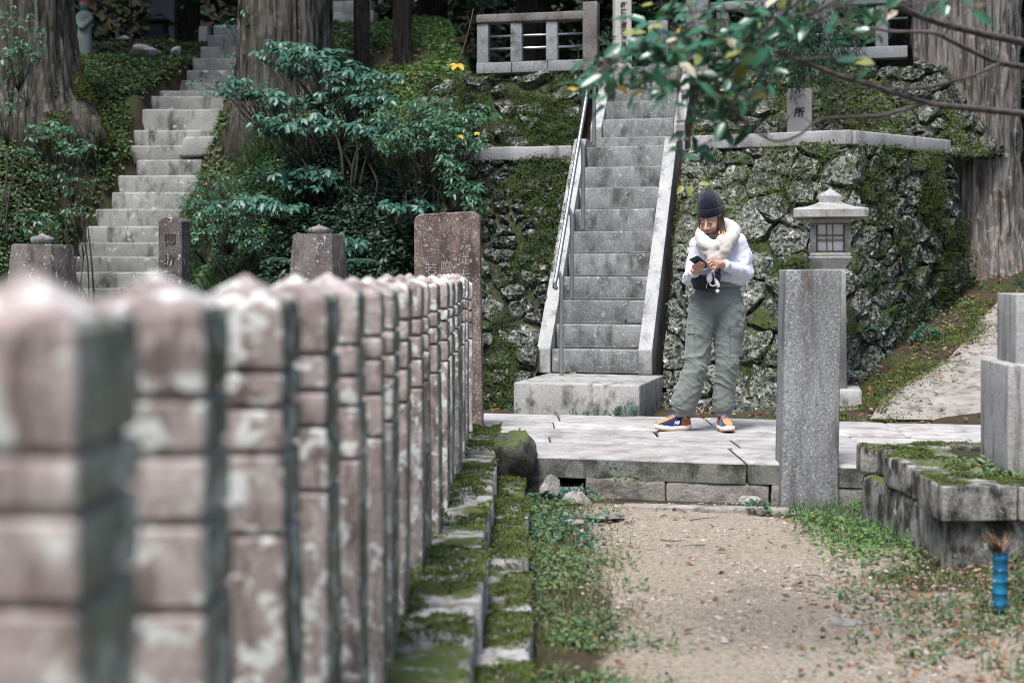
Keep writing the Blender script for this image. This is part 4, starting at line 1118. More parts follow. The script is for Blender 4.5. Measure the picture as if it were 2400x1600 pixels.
put_rock(1135, 196, 15.95, (.13, .1, .09), 33, 'pale rock under the near corner of the stone balustrade')

# ------------------------------------------------------------------ inscribed markers on the terraces
def marker(px0, px1, pyt, d, zb, label, seed, m, ang=-.2, dep=None, text='', size=.08, pitch=.1, name='stone_marker', ink=INK, tz=0.1, point=False):
    a_, b_ = W(px0, pyt, d), W(px1, pyt, d); w_ = (b_[0] - a_[0]) / math.cos(ang); c = np.array([(a_[0] + b_[0]) / 2, d + w_ / 2, zb]); h = a_[2] - zb
    t = thing(name, c, label, 'stone marker'); dep = dep or w_ * .8
    V, F = rbox(w_, dep, h, .012, (3, 3, 6), .003, 6, seed)
    if point: V[:, 2] += .12 * w_ * (1 - (2 * V[:, 0] / w_) ** 2) * (V[:, 2] > h * .9)
    obj('shaft', rotz(V, ang) + c, F, m, t)
    rt = np.array([math.cos(ang), math.sin(ang), 0]); nr = np.cross(rt, [0, 0, 1])
    if text: writing('character', ink, text, c + nr * dep / 2 + np.array([0, 0, h - tz]), rt, (0, 0, 1), size, pitch, t, .004, .03, 1.0, .12)
    return t, c, rt, nr, dep, h
G_MARK = stone_mat('marker_granite', (0.44, 0.40, 0.37), (0.54, 0.50, 0.47), 0.3, 90, ((0.2, 0.18, 0.16), 0.1), (4, 4, 3), ((0.5, 0.5, 0.46), 0.05, 15))
t, c, rt, nr, dep, h = marker(1440, 1479, -40, 17.0, 3.6, 'tall pinkish granite pillar inscribed with a column of black characters', 5, G_MARK, .10, .2)
h0 = EYE + (HY - 12) * 17.0 / FPX
writing('character', INK, '樹徳院至孝榮昌居士', np.array([c[0], c[1], 0]) + nr * dep / 2 + np.array([0, 0, h0]), rt, (0, 0, 1), .078, .0815, t, .004, .025, 1.0, .15)
r = np.random.default_rng(2); sidep = []
for col_ in (-.04, .035):
    for i in range(34):
        if r.random() < .75:
            p = c + rt * (.1) + (-nr) * 0 + nr * (-col_) + np.array([0, 0, h - .12 - i * .026]) + rt * .0035
            V, F = rbox(.002, r.uniform(.006, .018), r.uniform(.006, .015), .0008); sidep.append((rotz(V, .10) + p, F))
V, F = join(sidep); tag(obj('small_inscription', V, F, INK, t), kind='stuff')
marker(1522, 1568, 47, 17.4, 3.6, 'low grey granite marker with thin black characters beside the tall inscribed pillar', 6, G_BEAM, -.12, .2, '釈心文', .045, .055, tz=.07)
marker(1852, 1908, 205, 13.85, 2.58, 'pale stone marker on the wall coping showing one black character', 7, G_MARK, -.25, .14, '所', .1, .155, tz=.237)
tag(block('gate_post', G_BEAM, (2.03, 15.25, 3.5), (.17, .17, 1.5), -A, .012, (1, 1, 6), .005), 'tall square stone gate post at the stair head behind the leafy branch', 'post')
tag(block('small_block', G_GRAVE, W(480, 86, 23.0) - np.array([0, 0, .1]), (.15, .15, .25), -.2, .01), 'small pale stone block near the top of the old steps', 'stone')

# dark lantern, capped figure and little stone roof on the upper left bank
IRON = plain('dark_bronze', (0.014, 0.018, 0.022), 0.35, 0.6, 0.5, .3)
dl = 23.2; cD = W(373, 88, dl); zz = lambda py: EYE - (py - HY) * dl / FPX
bl_ = thing('bronze_lantern', cD - np.array([0, 0, .3]), 'small dark bronze lantern with curved roof on the upper bank', 'lantern')
def dput(name, lv, m=IRON, parent=bl_): V, F = loft(lv, .01); return obj(name, rotz(V, -.15) + np.array([cD[0], cD[1], 0]), F, m, parent, False)
dput('foot', [(zz(88) - .5, .2), (zz(88), .19), (zz(82), .15)]); dput('fire_box', [(zz(82), .12), (zz(58), .12)])
dput('roof', [(zz(58), .12), (zz(56), .24), (zz(53), .245), (zz(47), .14), (zz(41), .10), (zz(40), .05)]); dput('finial', [(zz(40), .05), (zz(36), .055), (zz(33), .03), (zz(29), .004)])
for i in range(-1, 2):
    V, F = rbox(.006, .01, .11, .002); obj('lattice', V + cD + np.array([i * .04, -.14, .11]), F, plain('brass_dull', (.2, .19, .15), .5, .5), bl_)
zr = cD + np.array([-.55 * 1.0, .2, .0]); pR = W(292, 95, 22.6)
t = thing('stone_roof', pR, 'small grey stone roof cap showing above the leafy bank', 'stone roof')
V, F = loft([(-.4, .06), (0, .06), (0, .10), (.02, .105), (.05, .06), (.075, .02), (.08, .004)], .006, hx=1.0); obj('cap', V + pR, F, G_GRAVE, t, False)
dj = 21.6; pj = W(198, 118, dj); zz = lambda py: EYE - (py - HY) * dj / FPX
js = thing('stone_figure', pj, 'greenish standing stone figure with a red cap beside the leaning cedar trunk', 'statue')
G_FIG = stone_mat('figure_stone', (.12, .14, .13), (.24, .27, .25), .2, 60, ((.04, .05, .045), .4), (5, 5, 5), ((.4, .42, .4), .2, 20))
S_ = SDF(pj - np.array([.25, .25, .5]), pj + np.array([.25, .25, 1.1]), .016)
S_.cap(pj + np.array([0, 0, -.4]), pj + np.array([0, 0, .45]), .13, .10, .03).ell(pj + np.array([0, 0, .50]), (.13, .10, .10), .04).ell(pj + np.array([0, -.01, .69]), (.075, .08, .095), .03)
S_.cap(pj + np.array([-.11, -.03, .47]), pj + np.array([-.02, -.13, .33]), .04, .035, .03).cap(pj + np.array([.11, -.03, .47]), pj + np.array([.02, -.13, .33]), .04, .035, .03)
V, F = S_.mesh(); obj('figure', V, F, G_FIG, js)
V, F = lathe([(.085, 0), (.092, .02), (.08, .06), (.045, .085), (.001, .092)], 18, pj + np.array([0, 0, .72])); obj('cap', V, F, plain('red_cloth', (.45, .06, .02), .9), js)
# stone kerbs glimpsed at the head of the mound
for i, (px, py, L) in enumerate(((800, 6, 1.1), (800, 30, 1.2))):
    p = W(px, py, 24.5); o_ = block('terrace_kerb', G_STAIR2, (p[0], p[1], p[2] - .25), (L, .35, .24), -.1, .012, (3, 1, 1), .006)
    tag(o_, ('upper' if i == 0 else 'lower') + ' pale stone kerb glimpsed past the cedar above the green mound', 'kerb')
# ------------------------------------------------------------------ the woman
PX = .003036
def J(px, py, y=0.0): return np.array([(1660 - CX) * PX + (px - 1660) * PX, 10.12 + y, .25 + (1010 - py) * PX])
O = np.array([(1660 - CX) * PX, 10.12, .25])
def Lc(x, y, z): return O + np.array([x, y, z])
SKIN = Mat('skin'); SKIN = SKIN.done(SKIN.mix(SKIN.ramp(SKIN.noise(35, 4), (.4, 0.0), (.65, 1.0)), (0.46, 0.255, 0.18), (0.54, 0.32, 0.24)), .5, spec=.35, Subsurface_Weight=.12, Subsurface_Radius=(.012, .005, .003))
def cloth(name, c, rough=.9, weave=260, wr=.3, var=.1, bump=.35, bscale=None):
    M = Mat(name); col = M.mix(M.ramp(M.noise(9, 5), (.35, 0.0), (.68, 1.0)), tuple(x * (1 - var) for x in c), tuple(min(1, x * (1 + var)) for x in c))
    h = M.math('ADD', M.math('MULTIPLY', M.noise(bscale or 14, 5, vec=M.scale(M.pos, (1, 1, 1.6))), 2.0), M.math('MULTIPLY', M.noise(weave, 2), wr))
    return M.done(col, rough, M.bump(h, bump, .012), spec=.2, Sheen_Weight=.15)
PANTS = cloth('trouser_cotton', (0.165, 0.182, 0.166), bump=.3, bscale=16, var=.04)
SWEAT = cloth('sweater_cotton', (0.60, 0.60, 0.67), var=.03, bump=.4, bscale=11)
M = Mat('scarf_knit'); oc = M.pos
kn = M.wave(95, M.scale(oc, (1, 1, .55)), 1.6, 'DIAGONAL')
SCARF = M.done(M.mix(M.ramp(kn, (.1, 0.0), (.8, 1.0)), (0.39, 0.357, 0.322), (0.48, 0.447, 0.412)), .95, M.bump(M.math('ADD', kn, M.noise(90, 3)), .22, .003), spec=.15, Sheen_Weight=.3)
M = Mat('beanie_wool'); kw = M.noise(230, 3, rough=.8)
HATM = M.done(M.mix(M.ramp(kw, (.50, 0.0), (.78, 1.0)), (0.006, 0.007, 0.016), (0.07, 0.08, 0.13)), .95, M.bump(kw, .8, .006), spec=.1, Sheen_Weight=.2)
HAIR_D = plain('hair_brown', (0.075, 0.042, 0.024), .5, var=.4, vscale=80); HAIR_B = plain('hair_blond', (0.42, 0.24, 0.11), .45, var=.35, vscale=90)

BLK0 = plain('chin_gap_shade', (.02, .018, .02), .9)
woman = thing('person', O, 'person in navy beanie, cream scarf and olive cargo trousers looking down at a phone', 'person')
# head axes: looking down and to one side
f_ = unit(np.array([-.46, -.82, -.30])); s_ = unit(np.cross(f_, [0, 0, 1])) * -1.0; u_ = np.cross(f_, s_) * 1.0
if u_[2] < 0: u_ = -u_
Hc = Lc(.012, -.02, 1.518)
hd = lambda a, b, c: Hc + s_ * a + f_ * b + u_ * c
rotH = np.stack([s_, f_, u_], 1)
B = SDF(Lc(-.48, -.42, -.02), Lc(.40, .22, 1.72), .0045)
B.ell(hd(0, -.012, .012), (.073, .090, .097), .0, rotH).ell(hd(0, .036, -.052), (.056, .052, .068), .03, rotH).cap(hd(0, .070, -.106), hd(0, .062, -.100), .020, .022, .03)
B.cap(hd(0, .088, -.012), hd(0, .112, -.052), .007, .011, .010).cap(hd(-.010, .098, -.056), hd(.010, .098, -.056), .008, .008, .008)
B.cap(hd(-.034, .076, .006), hd(.034, .076, .006), .012, .012, .015)
for sg in (-1, 1): B.ell(hd(sg * .034, .062, -.05), (.024, .026, .026), .02, rotH).ell(hd(sg * .031, .083, -.013), (.013, .011, .009), .004, rotH)
B.ell(hd(0, .090, -.079), (.020, .010, .006), .004, rotH).ell(hd(0, .087, -.088), (.018, .010, .006), .004, rotH)
B.cap(hd(0, -.03, -.06), Lc(.06, .03, 1.34), .052, .058, .03)
# trunk and limbs under the clothes
B.cap(Lc(.075, .01, 1.27), Lc(.09, .01, 1.05), .125, .12, .04, ((0, 1, 0), 1.35)).cap(Lc(-.07, .03, 1.33), Lc(.21, -.03, 1.34), .045, .045, .04).ell(Lc(.07, .0, .93), (.16, .11, .13), .04)
legL = [Lc(-.025, 0, .86), Lc(-.09, -.015, .46), Lc(-.178, .03, .12), Lc(-.176, .031, .05)]; legR = [Lc(.15, 0, .86), Lc(.128, -.03, .48), Lc(.106, .035, .12), Lc(.104, .037, .05)]
for lg in (legL, legR): B.chain(lg, [.085, .056, .033, .030], .02)
B.cap(legL[3], Lc(-.31, -.03, .045), .026, .02, .02).cap(legR[3], Lc(.12, -.11, .045), .026, .02, .02)
armR = [Lc(-.070, .04, 1.31), Lc(-.112, .02, 1.09), Lc(-.125, -.205, 1.140)]; armL = [Lc(.225, -.03, 1.335), Lc(.262, -.03, 1.115), Lc(.062, -.235, 1.185)]
for ar in (armR, armL): B.chain(ar, [.036, .032, .026], .02)
# phone frame
nP = unit(np.array([.05, .59, .80])); LP = unit(np.array([-.66, -.58, .44])); LP = unit(LP - nP * (LP @ nP)); WP = np.cross(nP, LP)
cPh = Lc(-.098, -.290, 1.196)
ph = lambda l, w, n: cPh + LP * l + WP * w + nP * n
# hand that holds the phone: palm at its lower edge, four fingers across its back
B.cap(armR[2], ph(-.045, -.045, -.022), .025, .026, .015).cap(ph(-.05, -.043, -.016), ph(.0, -.044, -.018), .021, .019, .012)
for i, l in enumerate((.018, -.002, -.022, -.041)):
    Lf = (.9, 1.0, .95, .78)[i]
    B.chain([ph(l - .004, -.044, -.016), ph(l, -.028, -.021), ph(l + .003, -.028 + .030 * Lf, -.0185), ph(l + .005, -.028 + .052 * Lf, -.0145)], [.0105, .0095, .0088, .0078], .003)
B.chain([ph(-.045, -.045, -.005), ph(-.02, -.043, .010), ph(.012, -.026, .014)], [.013, .011, .009], .006)
# tapping hand
wr = armL[2]; palm = J(1672, 618, -.275)
B.cap(wr, palm, .024, .026, .012, ((0, 0, 1), 1.15)).cap(J(1666, 614, -.285), J(1664, 623, -.285), .018, .017, .012)
for a_, b_, c_, d_, rr in ((J(1664, 611, -.288), J(1653, 606, -.300), J(1645, 609, -.305), J(1641, 615, -.300), .0088),
                           (J(1663, 615, -.292), J(1652, 612, -.310), J(1646, 617, -.315), J(1646, 623, -.305), .0088),
                           (J(1663, 619, -.290), J(1654, 618, -.308), J(1649, 623, -.310), J(1651, 627, -.300), .0085),
                           (J(1664, 623, -.286), J(1657, 624, -.300), J(1653, 628, -.300), J(1655, 631, -.292), .0078),
                           (J(1668, 625, -.285), J(1660, 629, -.298), J(1652, 628, -.302), J(1647, 625, -.300), .0098)):
    B.chain([a_, b_, c_, d_], [rr * 1.12, rr, rr * .95, rr * .85], .003)
V, F = B.mesh(); V = relax(V, F, 1, .35); obj('body', V, F, SKIN, woman)
EYEB = plain('eyebrow', (.05, .03, .018), .8); LIP = plain('lip', (.42, .15, .12), .45); LASH = plain('lash_dark', (.02, .014, .012), .6)
for sg in (-1, 1):
    V, F = tube([hd(sg * .014, .097, .010), hd(sg * .03, .094, .014), hd(sg * .046, .080, .010)], [.0035, .0042, .0025], 6); obj('eyebrow', V, F, EYEB, woman)
    V, F = tube([hd(sg * .018, .0955, -.016), hd(sg * .031, .0955, -.020), hd(sg * .043, .087, -.015)], [.0025, .0034, .002], 6); obj('eyelid', V, F, LASH, woman)
V, F = tube([hd(-.02, .094, -.083), hd(-.008, .1005, -.081), hd(0, .101, -.083), hd(.008, .1005, -.081), hd(.02, .094, -.083)], [.0025, .0055, .0055, .0055, .0025], 6); obj('mouth', V, F, LIP, woman)
# hair: sides of the face and a blond lock over the scarf
hp = []
for i in range(30):
    a0 = rng.uniform(-.03, .03); b0 = rng.uniform(-.06, .03); sg = 1
    p0 = hd(.071 - abs(a0) * .2, b0, .01); p1 = hd(.079, b0 + rng.uniform(-.01, .03), -.06); p2 = Lc(.085 + rng.uniform(-.02, .02), -.075 + rng.uniform(-.02, .02), 1.40); p3 = Lc(.115 + rng.uniform(-.02, .025), -.125 + rng.uniform(-.012, .012), 1.325 + rng.uniform(-.03, .03))
    hp.append((p0, p1, p2, p3))
V, F = join([tube(spline(h[:3], 7), [.004, .005, .0055, .006, .006, .005, .004], 5) for h in hp]); obj('hair', V, F, HAIR_D, woman)
V, F = join([tube(spline([h[1] * .3 + h[2] * .7, h[2], h[3]], 6), [.004, .005, .005, .004, .003, .0012], 5) for h in hp]); obj('hair_lock', V, F, HAIR_B, woman)
hp = []
for i in range(9):
    b0 = rng.uniform(-.05, .03); p0 = hd(-.071, b0, .01); p1 = hd(-.078, b0 + .01, -.05); p2 = Lc(-.05 + rng.uniform(-.01, .01), -.03 + rng.uniform(-.02, .02), 1.40); hp.append((p0, p1, p2))
V, F = join([tube(spline(h, 7), [.004, .005, .0055, .006, .005, .004, .003], 5) for h in hp]); obj('hair', V, F, HAIR_D, woman)
# beanie
pr = np.array([(.080, .004), (.090, .000), (.0965, .006), (.099, .028), (.0985, .050), (.096, .058), (.0935, .060), (.0945, .066), (.0935, .085), (.089, .108), (.079, .131), (.060, .150), (.034, .162), (.001, .166)])
prs = np.column_stack([np.interp(np.linspace(0, 13, 60), range(14), pr[:, 0]), np.interp(np.linspace(0, 13, 60), range(14), pr[:, 1])])
V, F = lathe(prs, 64); V[:, 0] *= .90; V[:, 1] *= 1.06
V = V + unit(V * np.array([1, 1, .3])) * (.0012 * np.sin(np.arctan2(V[:, 1], V[:, 0]) * 46) + .004 * fbm(V * 18, 2, 4))[:, None]
V = Hc + V[:, 0:1] * s_ + (V[:, 1:2] - .010) * f_ + (V[:, 2:3] + .022) * u_
obj('beanie', V, F, HATM, woman)

def folds(V, F, amp, seed, sc=(9, 9, 16), warp=.5, diag=0.0):
    N = vnormals(V, F); Q_ = V.copy(); Q_[:, 2] = V[:, 2] + diag * (V[:, 0] - O[0]) + .35 * diag * V[:, 1]
    P = Q_ * np.array(sc); P = P + warp * np.stack([fbm(V * 4 + k, 2, seed + k) for k in (0, 7, 13)], 1)
    n = fbm(P, 2, seed); rid = np.clip(1 - np.abs(n) * 3.2, 0, 1) ** 1.5; msk = .35 + .65 * sstep(-.2, .3, fbm(V * 6 + 40, 2, seed + 3))
    return V + N * (amp * (rid * msk - .25))[:, None]
# trousers
T = SDF(Lc(-.36, -.26, .05), Lc(.38, .24, 1.10), .0065)
T.ell(Lc(.064, .008, .93), (.183, .135, .135), .02).cap(Lc(.08, .01, 1.055), Lc(.08, .01, 1.02), .152, .152, .02, ((0, 1, 0), 1.3))
T.chain([Lc(-.035, 0, .86), J(1637, 805), J(1630, 860, -.02), J(1611, 920, .0), J(1603, 948, .01), J(1599, 968, .012)], [.110, .093, .086, .094, .090, .068], .012)
T.chain([Lc(.155, 0, .86), J(1705, 800, -.01), J(1703, 850, -.03), J(1698, 905, .0), J(1696, 948, .015), J(1696, 971, .015)], [.110, .098, .083, .079, .082, .058], .006)
T.ell(J(1730, 770, -.0), (.035, .08, .11), .03).ell(J(1620, 790, 0), (.032, .08, .11), .03)
T.clipz(O[2] + .103, O[2] + 1.05); V, F = T.mesh(); V = relax(V, F, 2, .4)
zf = V[:, 2] - .25
V = folds(V, F, .010, 31, (4, 4, 13), .9, .7); V = folds(V, F, .009, 37, (5, 5, 9), .9, -.9); V = folds(V, F, .006, 44, (9, 9, 24), .7, .3); TROU = V
obj('trousers', V, F, PANTS, woman)
# waistband, fly, cargo pockets and knee seams
wb = np.array([Lc(.08 + .157 * math.cos(t), .01 + .122 * math.sin(t), 1.045) for t in np.linspace(0, 2 * math.pi, 40)])
V, F = tube(wb, .012, 8); V[:, 2] = (V[:, 2] - O[2] - 1.045) * 1.7 + O[2] + 1.045; obj('waistband', V, F, PANTS, woman)
def drape(px, py, lift):
    p = J(px, py); d2 = (TROU[:, 0] - p[0]) ** 2 + (TROU[:, 2] - p[2]) ** 2; k = np.argsort(d2)[:60]; k = k[d2[k] < .022 ** 2]
    if len(k) == 0: k = np.argsort(d2)[:1]
    k = k[TROU[k, 1] < TROU[k, 1].min() + .03]
    return np.array([p[0], TROU[k, 1].mean() - lift, p[2]])
def pocket(x0, x1, y0, y1, name, lift):
    nx, ny = 8, 9; V = np.zeros((nx, ny, 3))
    for i in range(nx):
        for j in range(ny):
            e = min(i, nx - 1 - i, j, ny - 1 - j); V[i, j] = drape(x0 + (x1 - x0) * i / (nx - 1), y0 + (y1 - y0) * j / (ny - 1), lift if e > 0 else lift * .75)
    B_ = V.copy(); B_[..., 1] += .012; F = [quads(nx, ny)]
    L = [i * ny for i in range(nx)] + [(nx - 1) * ny + j for j in range(1, ny)] + [i * ny + ny - 1 for i in range(nx - 2, -1, -1)] + [j for j in range(ny - 2, 0, -1)]
    L = np.array(L); k2 = np.roll(L, -1); F.append(np.stack([L, k2, k2 + nx * ny, L + nx * ny], 1))
    obj(name, np.concatenate([V.reshape(-1, 3), B_.reshape(-1, 3)]), F, PANTS, woman)
pocket(1705, 1738, 783, 834, 'cargo_pocket', .005); pocket(1704, 1741, 764, 785, 'pocket_flap', .010)
pocket(1610, 1623, 780, 833, 'cargo_pocket', .005); pocket(1611, 1624, 760, 780, 'pocket_flap', .009)
V, F = tube(np.array([drape(1668.5, y, .001) for y in (684, 695, 708, 720, 732)]), .003, 6); obj('fly_seam', V, F, PANTS, woman)
# sweatshirt
S = SDF(Lc(-.25, -.34, .98), Lc(.38, .24, 1.46), .006)
S.cap(Lc(.075, .01, 1.225), Lc(.10, .005, 1.10), .148, .165, .03, ((0, 1, 0), 1.30)).cap(Lc(.10, .005, 1.085), Lc(.10, .005, 1.055), .163, .150, .02, ((0, 1, 0), 1.28))
S.cap(Lc(-.065, .03, 1.33), Lc(.200, -.03, 1.345), .062, .064, .05)
S.chain([Lc(.213, -.03, 1.342), Lc(.252, -.035, 1.24), Lc(.262, -.04, 1.125)], [.060, .056, .054], .03).chain([Lc(.262, -.04, 1.125), Lc(.185, -.13, 1.140), Lc(.092, -.212, 1.178)], [.054, .048, .039], .03)
S.chain([Lc(-.075, .035, 1.325), Lc(-.100, .03, 1.20), Lc(-.116, .015, 1.09)], [.055, .050, .052], .03).chain([Lc(-.118, .015, 1.09), Lc(-.122, -.10, 1.098), Lc(-.125, -.185, 1.128)], [.056, .050, .040], .03)
S.clipz(O[2] + 1.032, None); V, F = S.mesh(); V = relax(V, F, 2, .4); V = folds(V, F, .011, 51, (5, 5, 7), .9, 1.0); V = folds(V, F, .008, 58, (8, 8, 10), .8, -.8); V = folds(V, F, .004, 61, (15, 15, 17), .6, .4)
obj('sweatshirt', V, F, SWEAT, woman)
for p, q_, r_ in ((Lc(.100, -.205, 1.175), Lc(.072, -.228, 1.184), .041), (Lc(-.125, -.178, 1.126), Lc(-.125, -.205, 1.138), .039)):
    V, F = tube([p, (p + q_) / 2, q_], [r_, r_ * 1.02, r_ * .92], 20); obj('cuff', V, F, SWEAT, woman)
# scarf: wraps, a crossing fold and one hanging end
K = SDF(Lc(-.16, -.28, 1.12), Lc(.28, .24, 1.60), .0055)
loop = [(-.058, -.02, 1.385), (-.052, -.10, 1.335), (.005, -.155, 1.300), (.075, -.155, 1.315), (.150, -.095, 1.370), (.180, .0, 1.430), (.150, .09, 1.465), (.06, .125, 1.465), (-.02, .08, 1.43), (-.058, -.02, 1.385)]
K.chain([Lc(*p) for p in loop], [.040, .043, .042, .04, .045, .050, .05, .05, .045, .040], .012, 26)
loop = [(-.065, -.03, 1.34), (-.045, -.105, 1.285), (.01, -.165, 1.255), (.06, -.175, 1.270), (.105, -.15, 1.325), (.160, -.06, 1.385), (.170, .04, 1.41), (.08, .11, 1.41), (-.02, .06, 1.38), (-.065, -.03, 1.34)]
K.chain([Lc(*p) for p in loop], [.031, .034, .032, .031, .031, .035, .04, .04, .035, .031], .004, 26)
K.chain([Lc(-.04, -.05, 1.385), Lc(.0, -.11, 1.335), Lc(.05, -.12, 1.335), Lc(.11, -.07, 1.385)], [.03, .030, .030, .03], .004, 10)
K.chain([Lc(.005, -.155, 1.325), Lc(.045, -.180, 1.315), Lc(.075, -.165, 1.335)], [.026, .032, .028], .008)
K.chain([Lc(.062, -.165, 1.365), Lc(.092, -.198, 1.335), Lc(.095, -.205, 1.28), Lc(.072, -.200, 1.225)], [.030, .040, .042, .034], .008, 8, ((.2, -1, 0), 1.25))
K.chain([Lc(.00, -.165, 1.27), Lc(.01, -.175, 1.235), Lc(.03, -.175, 1.215)], [.036, .036, .026], .010)
V, F = K.mesh(); V = relax(V, F, 1, .4)
V = V + vnormals(V, F) * (.0005 * np.sin(V[:, 0] * 420 + V[:, 2] * 260 + 3 * fbm(V * 9, 2, 3)) + .011 * fbm(V * 15, 3, 8))[:, None]
obj('scarf', V, F, SCARF, woman)
V, F = tube(spline([Lc(-.02, -.05, 1.385), Lc(.02, -.085, 1.365), Lc(.07, -.07, 1.37), Lc(.09, -.02, 1.38)], 8), .03, 10); obj('collar', V, F, BLK0, woman)  # dark tube standing in for the shaded gap under the chin

# shoes
TAN = cloth('shoe_tan', (0.40, 0.215, 0.085), bump=.2); NAVY = cloth('shoe_navy', (0.022, 0.03, 0.10), bump=.2); ORNG = cloth('shoe_orange', (0.42, 0.11, 0.045), bump=.2)
MIDS = plain('shoe_midsole', (.74, .70, .66), .6, var=.05); GUM = plain('shoe_gum', (.42, .22, .09), .7); BLK = plain('shoe_black', (.012, .012, .016), .8); LACE = plain('lace_blue', (.08, .12, .32), .7)
ll = np.array([0, .015, .05, .11, .17, .215, .245, .265, .275]); lw = np.array([.016, .029, .036, .034, .041, .046, .040, .026, .008]); lh = np.array([.062, .098, .112, .104, .078, .060, .048, .036, .024])
def shoe(heel, toe, seed, logo):
    heel = np.array(heel, float); toe = np.array(toe, float); ax = unit((toe - heel) * np.array([1, 1, 0])); sc = np.linalg.norm(toe - heel) / .275; side = np.array([-ax[1], ax[0], 0])
    root = obj('shoe', *shoe_upper(heel, ax, side, sc, 0, math.pi, 0, .275, 1.0), TAN, woman)
    def outline(z0, z1, grow, m, name, spring):
        l = np.linspace(0, .275, 22); w_ = np.interp(l, ll, lw) + grow; L_ = l - .1375; L_ = L_ * (1 + grow / .1375) + .1375
        ring = [(a, b) for a, b in zip(L_, w_)] + [(a, -b) for a, b in zip(L_[::-1], w_[::-1])]
        n = len(ring); lev = [(z0, .94), (z0 + .003, 1.0), ((z0 + z1) / 2, 1.02), (z1 - .003, 1.0), (z1, .95)]
        Vv = []
        for z, k in lev:
            for a, b in ring:
                a2 = .1375 + (a - .1375) * (k * .2 + .8); sp = spring * np.interp(a, [0, .04, .18, .285], [.010, 0, 0, .022])
                Vv.append(heel + ax * a2 * sc + side * b * k * sc + np.array([0, 0, z + sp]))
        Vv += [heel + ax * .1375 * sc + np.array([0, 0, lev[0][0]]), heel + ax * .1375 * sc + np.array([0, 0, lev[-1][0]])]
        Fq = quads(5, n, wrap=True); k = np.arange(n); k2 = (k + 1) % n
        obj(name, np.array(Vv), [Fq, np.stack([k, k2, np.full(n, 5 * n)], 1), np.stack([4 * n + k2, 4 * n + k, np.full(n, 5 * n + 1)], 1)], m, root)
    outline(0, .011, .004, GUM, 'outsole', 1.0); outline(.011, .040, .006, MIDS, 'midsole', .8)
    obj('heel_counter', *shoe_upper(heel, ax, side, sc, .0, math.pi, .004, .075, 1.05, .72), ORNG, root)
    for a0, a1 in ((0, .85), (math.pi - .85, math.pi)): obj('side_overlay', *shoe_upper(heel, ax, side, sc, a0, a1, .085, .262, 1.045), NAVY, root)
    obj('toe_guard', *shoe_upper(heel, ax, side, sc, 0, math.pi, .235, .274, 1.05, .75), NAVY, root)
    obj('collar', *shoe_upper(heel, ax, side, sc, .55, math.pi - .55, .012, .105, 1.06), BLK, root)
    for i, l in enumerate((.115, .135, .155, .175)):
        hh = np.interp(l, ll, lh); p = heel + ax * l * sc + np.array([0, 0, .031 + hh]); V, F = tube([p - side * .022 + np.array([0, 0, -.008]), p + np.array([0, 0, .004]), p + side * .022 + np.array([0, 0, -.008])], .0045, 6); obj('lace', V, F, LACE, root)
    V, F = tube([heel + ax * .10 * sc + np.array([0, 0, .115]), heel + ax * .085 * sc + np.array([0, 0, .145])], [.022, .017], 8); obj('tongue', V, F, TAN, root)
    if logo:
        sgn = -1 if side[1] > 0 else 1; p = heel + ax * .125 * sc + side * sgn * (.0405 * sc) + np.array([0, 0, .066]); rt = -ax if (np.cross(-ax, [0, 0, 1]) @ (side * sgn)) > 0 else ax
        writing('logo', MIDS, 'N', p - rt * .008, rt, (0, 0, 1), .026, .1, root, .004, .06, 1.0, .3); writing('logo', MIDS, 'B', p + rt * .010, rt, (0, 0, 1), .026, .1, root, .004, .06, 1.0, .3)
def shoe_upper(heel, ax, side, sc, a0, a1, l0, l1, grow, hs=1.0):
    l = np.linspace(l0, l1, 20); th = np.linspace(a0, a1, 17); V = []
    for li in l:
        w_ = np.interp(li, ll, lw) * grow * .97; h_ = np.interp(li, ll, lh) * (grow * .5 + .5) * hs
        for t in th:
            c, s = math.cos(t), math.sin(t); V.append(heel + ax * ((li - .1375) * grow + .1375) * sc + side * (np.sign(c) * abs(c) ** .62 * w_ * sc) + np.array([0, 0, .028 + h_ * abs(s) ** .8]))
    return np.array(V), [quads(20, 17)]
shoe(Lc(-.128, .050, 0), Lc(-.378, -.055, 0), 1, True); shoe(Lc(.098, .085, 0), Lc(.128, -.175, 0), 2, False)

# phone, bag with charms
phone = thing('smartphone', cPh, 'dark teal smartphone held up by the person in the beanie', 'phone')
V, F = rbox(.150, .074, .0095, .004, (2, 2, 1)); V[:, 2] -= .00475
P_ = cPh + V[:, 0:1] * LP + V[:, 1:2] * WP + V[:, 2:3] * nP
obj('case', P_, F, plain('case_teal', (0.008, 0.042, 0.05), .4, var=.2), phone)
V, F = rbox(.142, .066, .001, .0004); V[:, 2] += .0048; obj('screen', cPh + V[:, 0:1] * LP + V[:, 1:2] * WP + V[:, 2:3] * nP, F, plain('glass_black', (.01, .012, .015), .08), phone)
V, F = rbox(.034, .030, .002, .0008); V[:, 2] -= .0065; V[:, 0] += .052; V[:, 1] += .016; obj('camera_bump', cPh + V[:, 0:1] * LP + V[:, 1:2] * WP + V[:, 2:3] * nP, F, plain('bump_dark', (.01, .02, .025), .2), phone)
bag = thing('waist_bag', J(1648, 680, -.18), 'small navy black waist bag with white charms at the front of the person', 'bag')
BAGM = cloth('bag_nylon', (0.016, 0.019, 0.032), .55, bump=.3); BAGK = cloth('bag_black', (0.007, 0.007, 0.009), .6, bump=.3)
G_ = SDF(J(1600, 700, -.34), J(1700, 615, -.05), .005); G_.g[:] = 1
G_.ell(J(1641, 656, -.165), (.088, .055, .070), .0).ell(J(1664, 650, -.155), (.055, .055, .075), .03); V, F = G_.mesh(); V = folds(V, F, .006, 71, (12, 12, 12), .6); obj('bag_body', V, F, BAGM, bag)
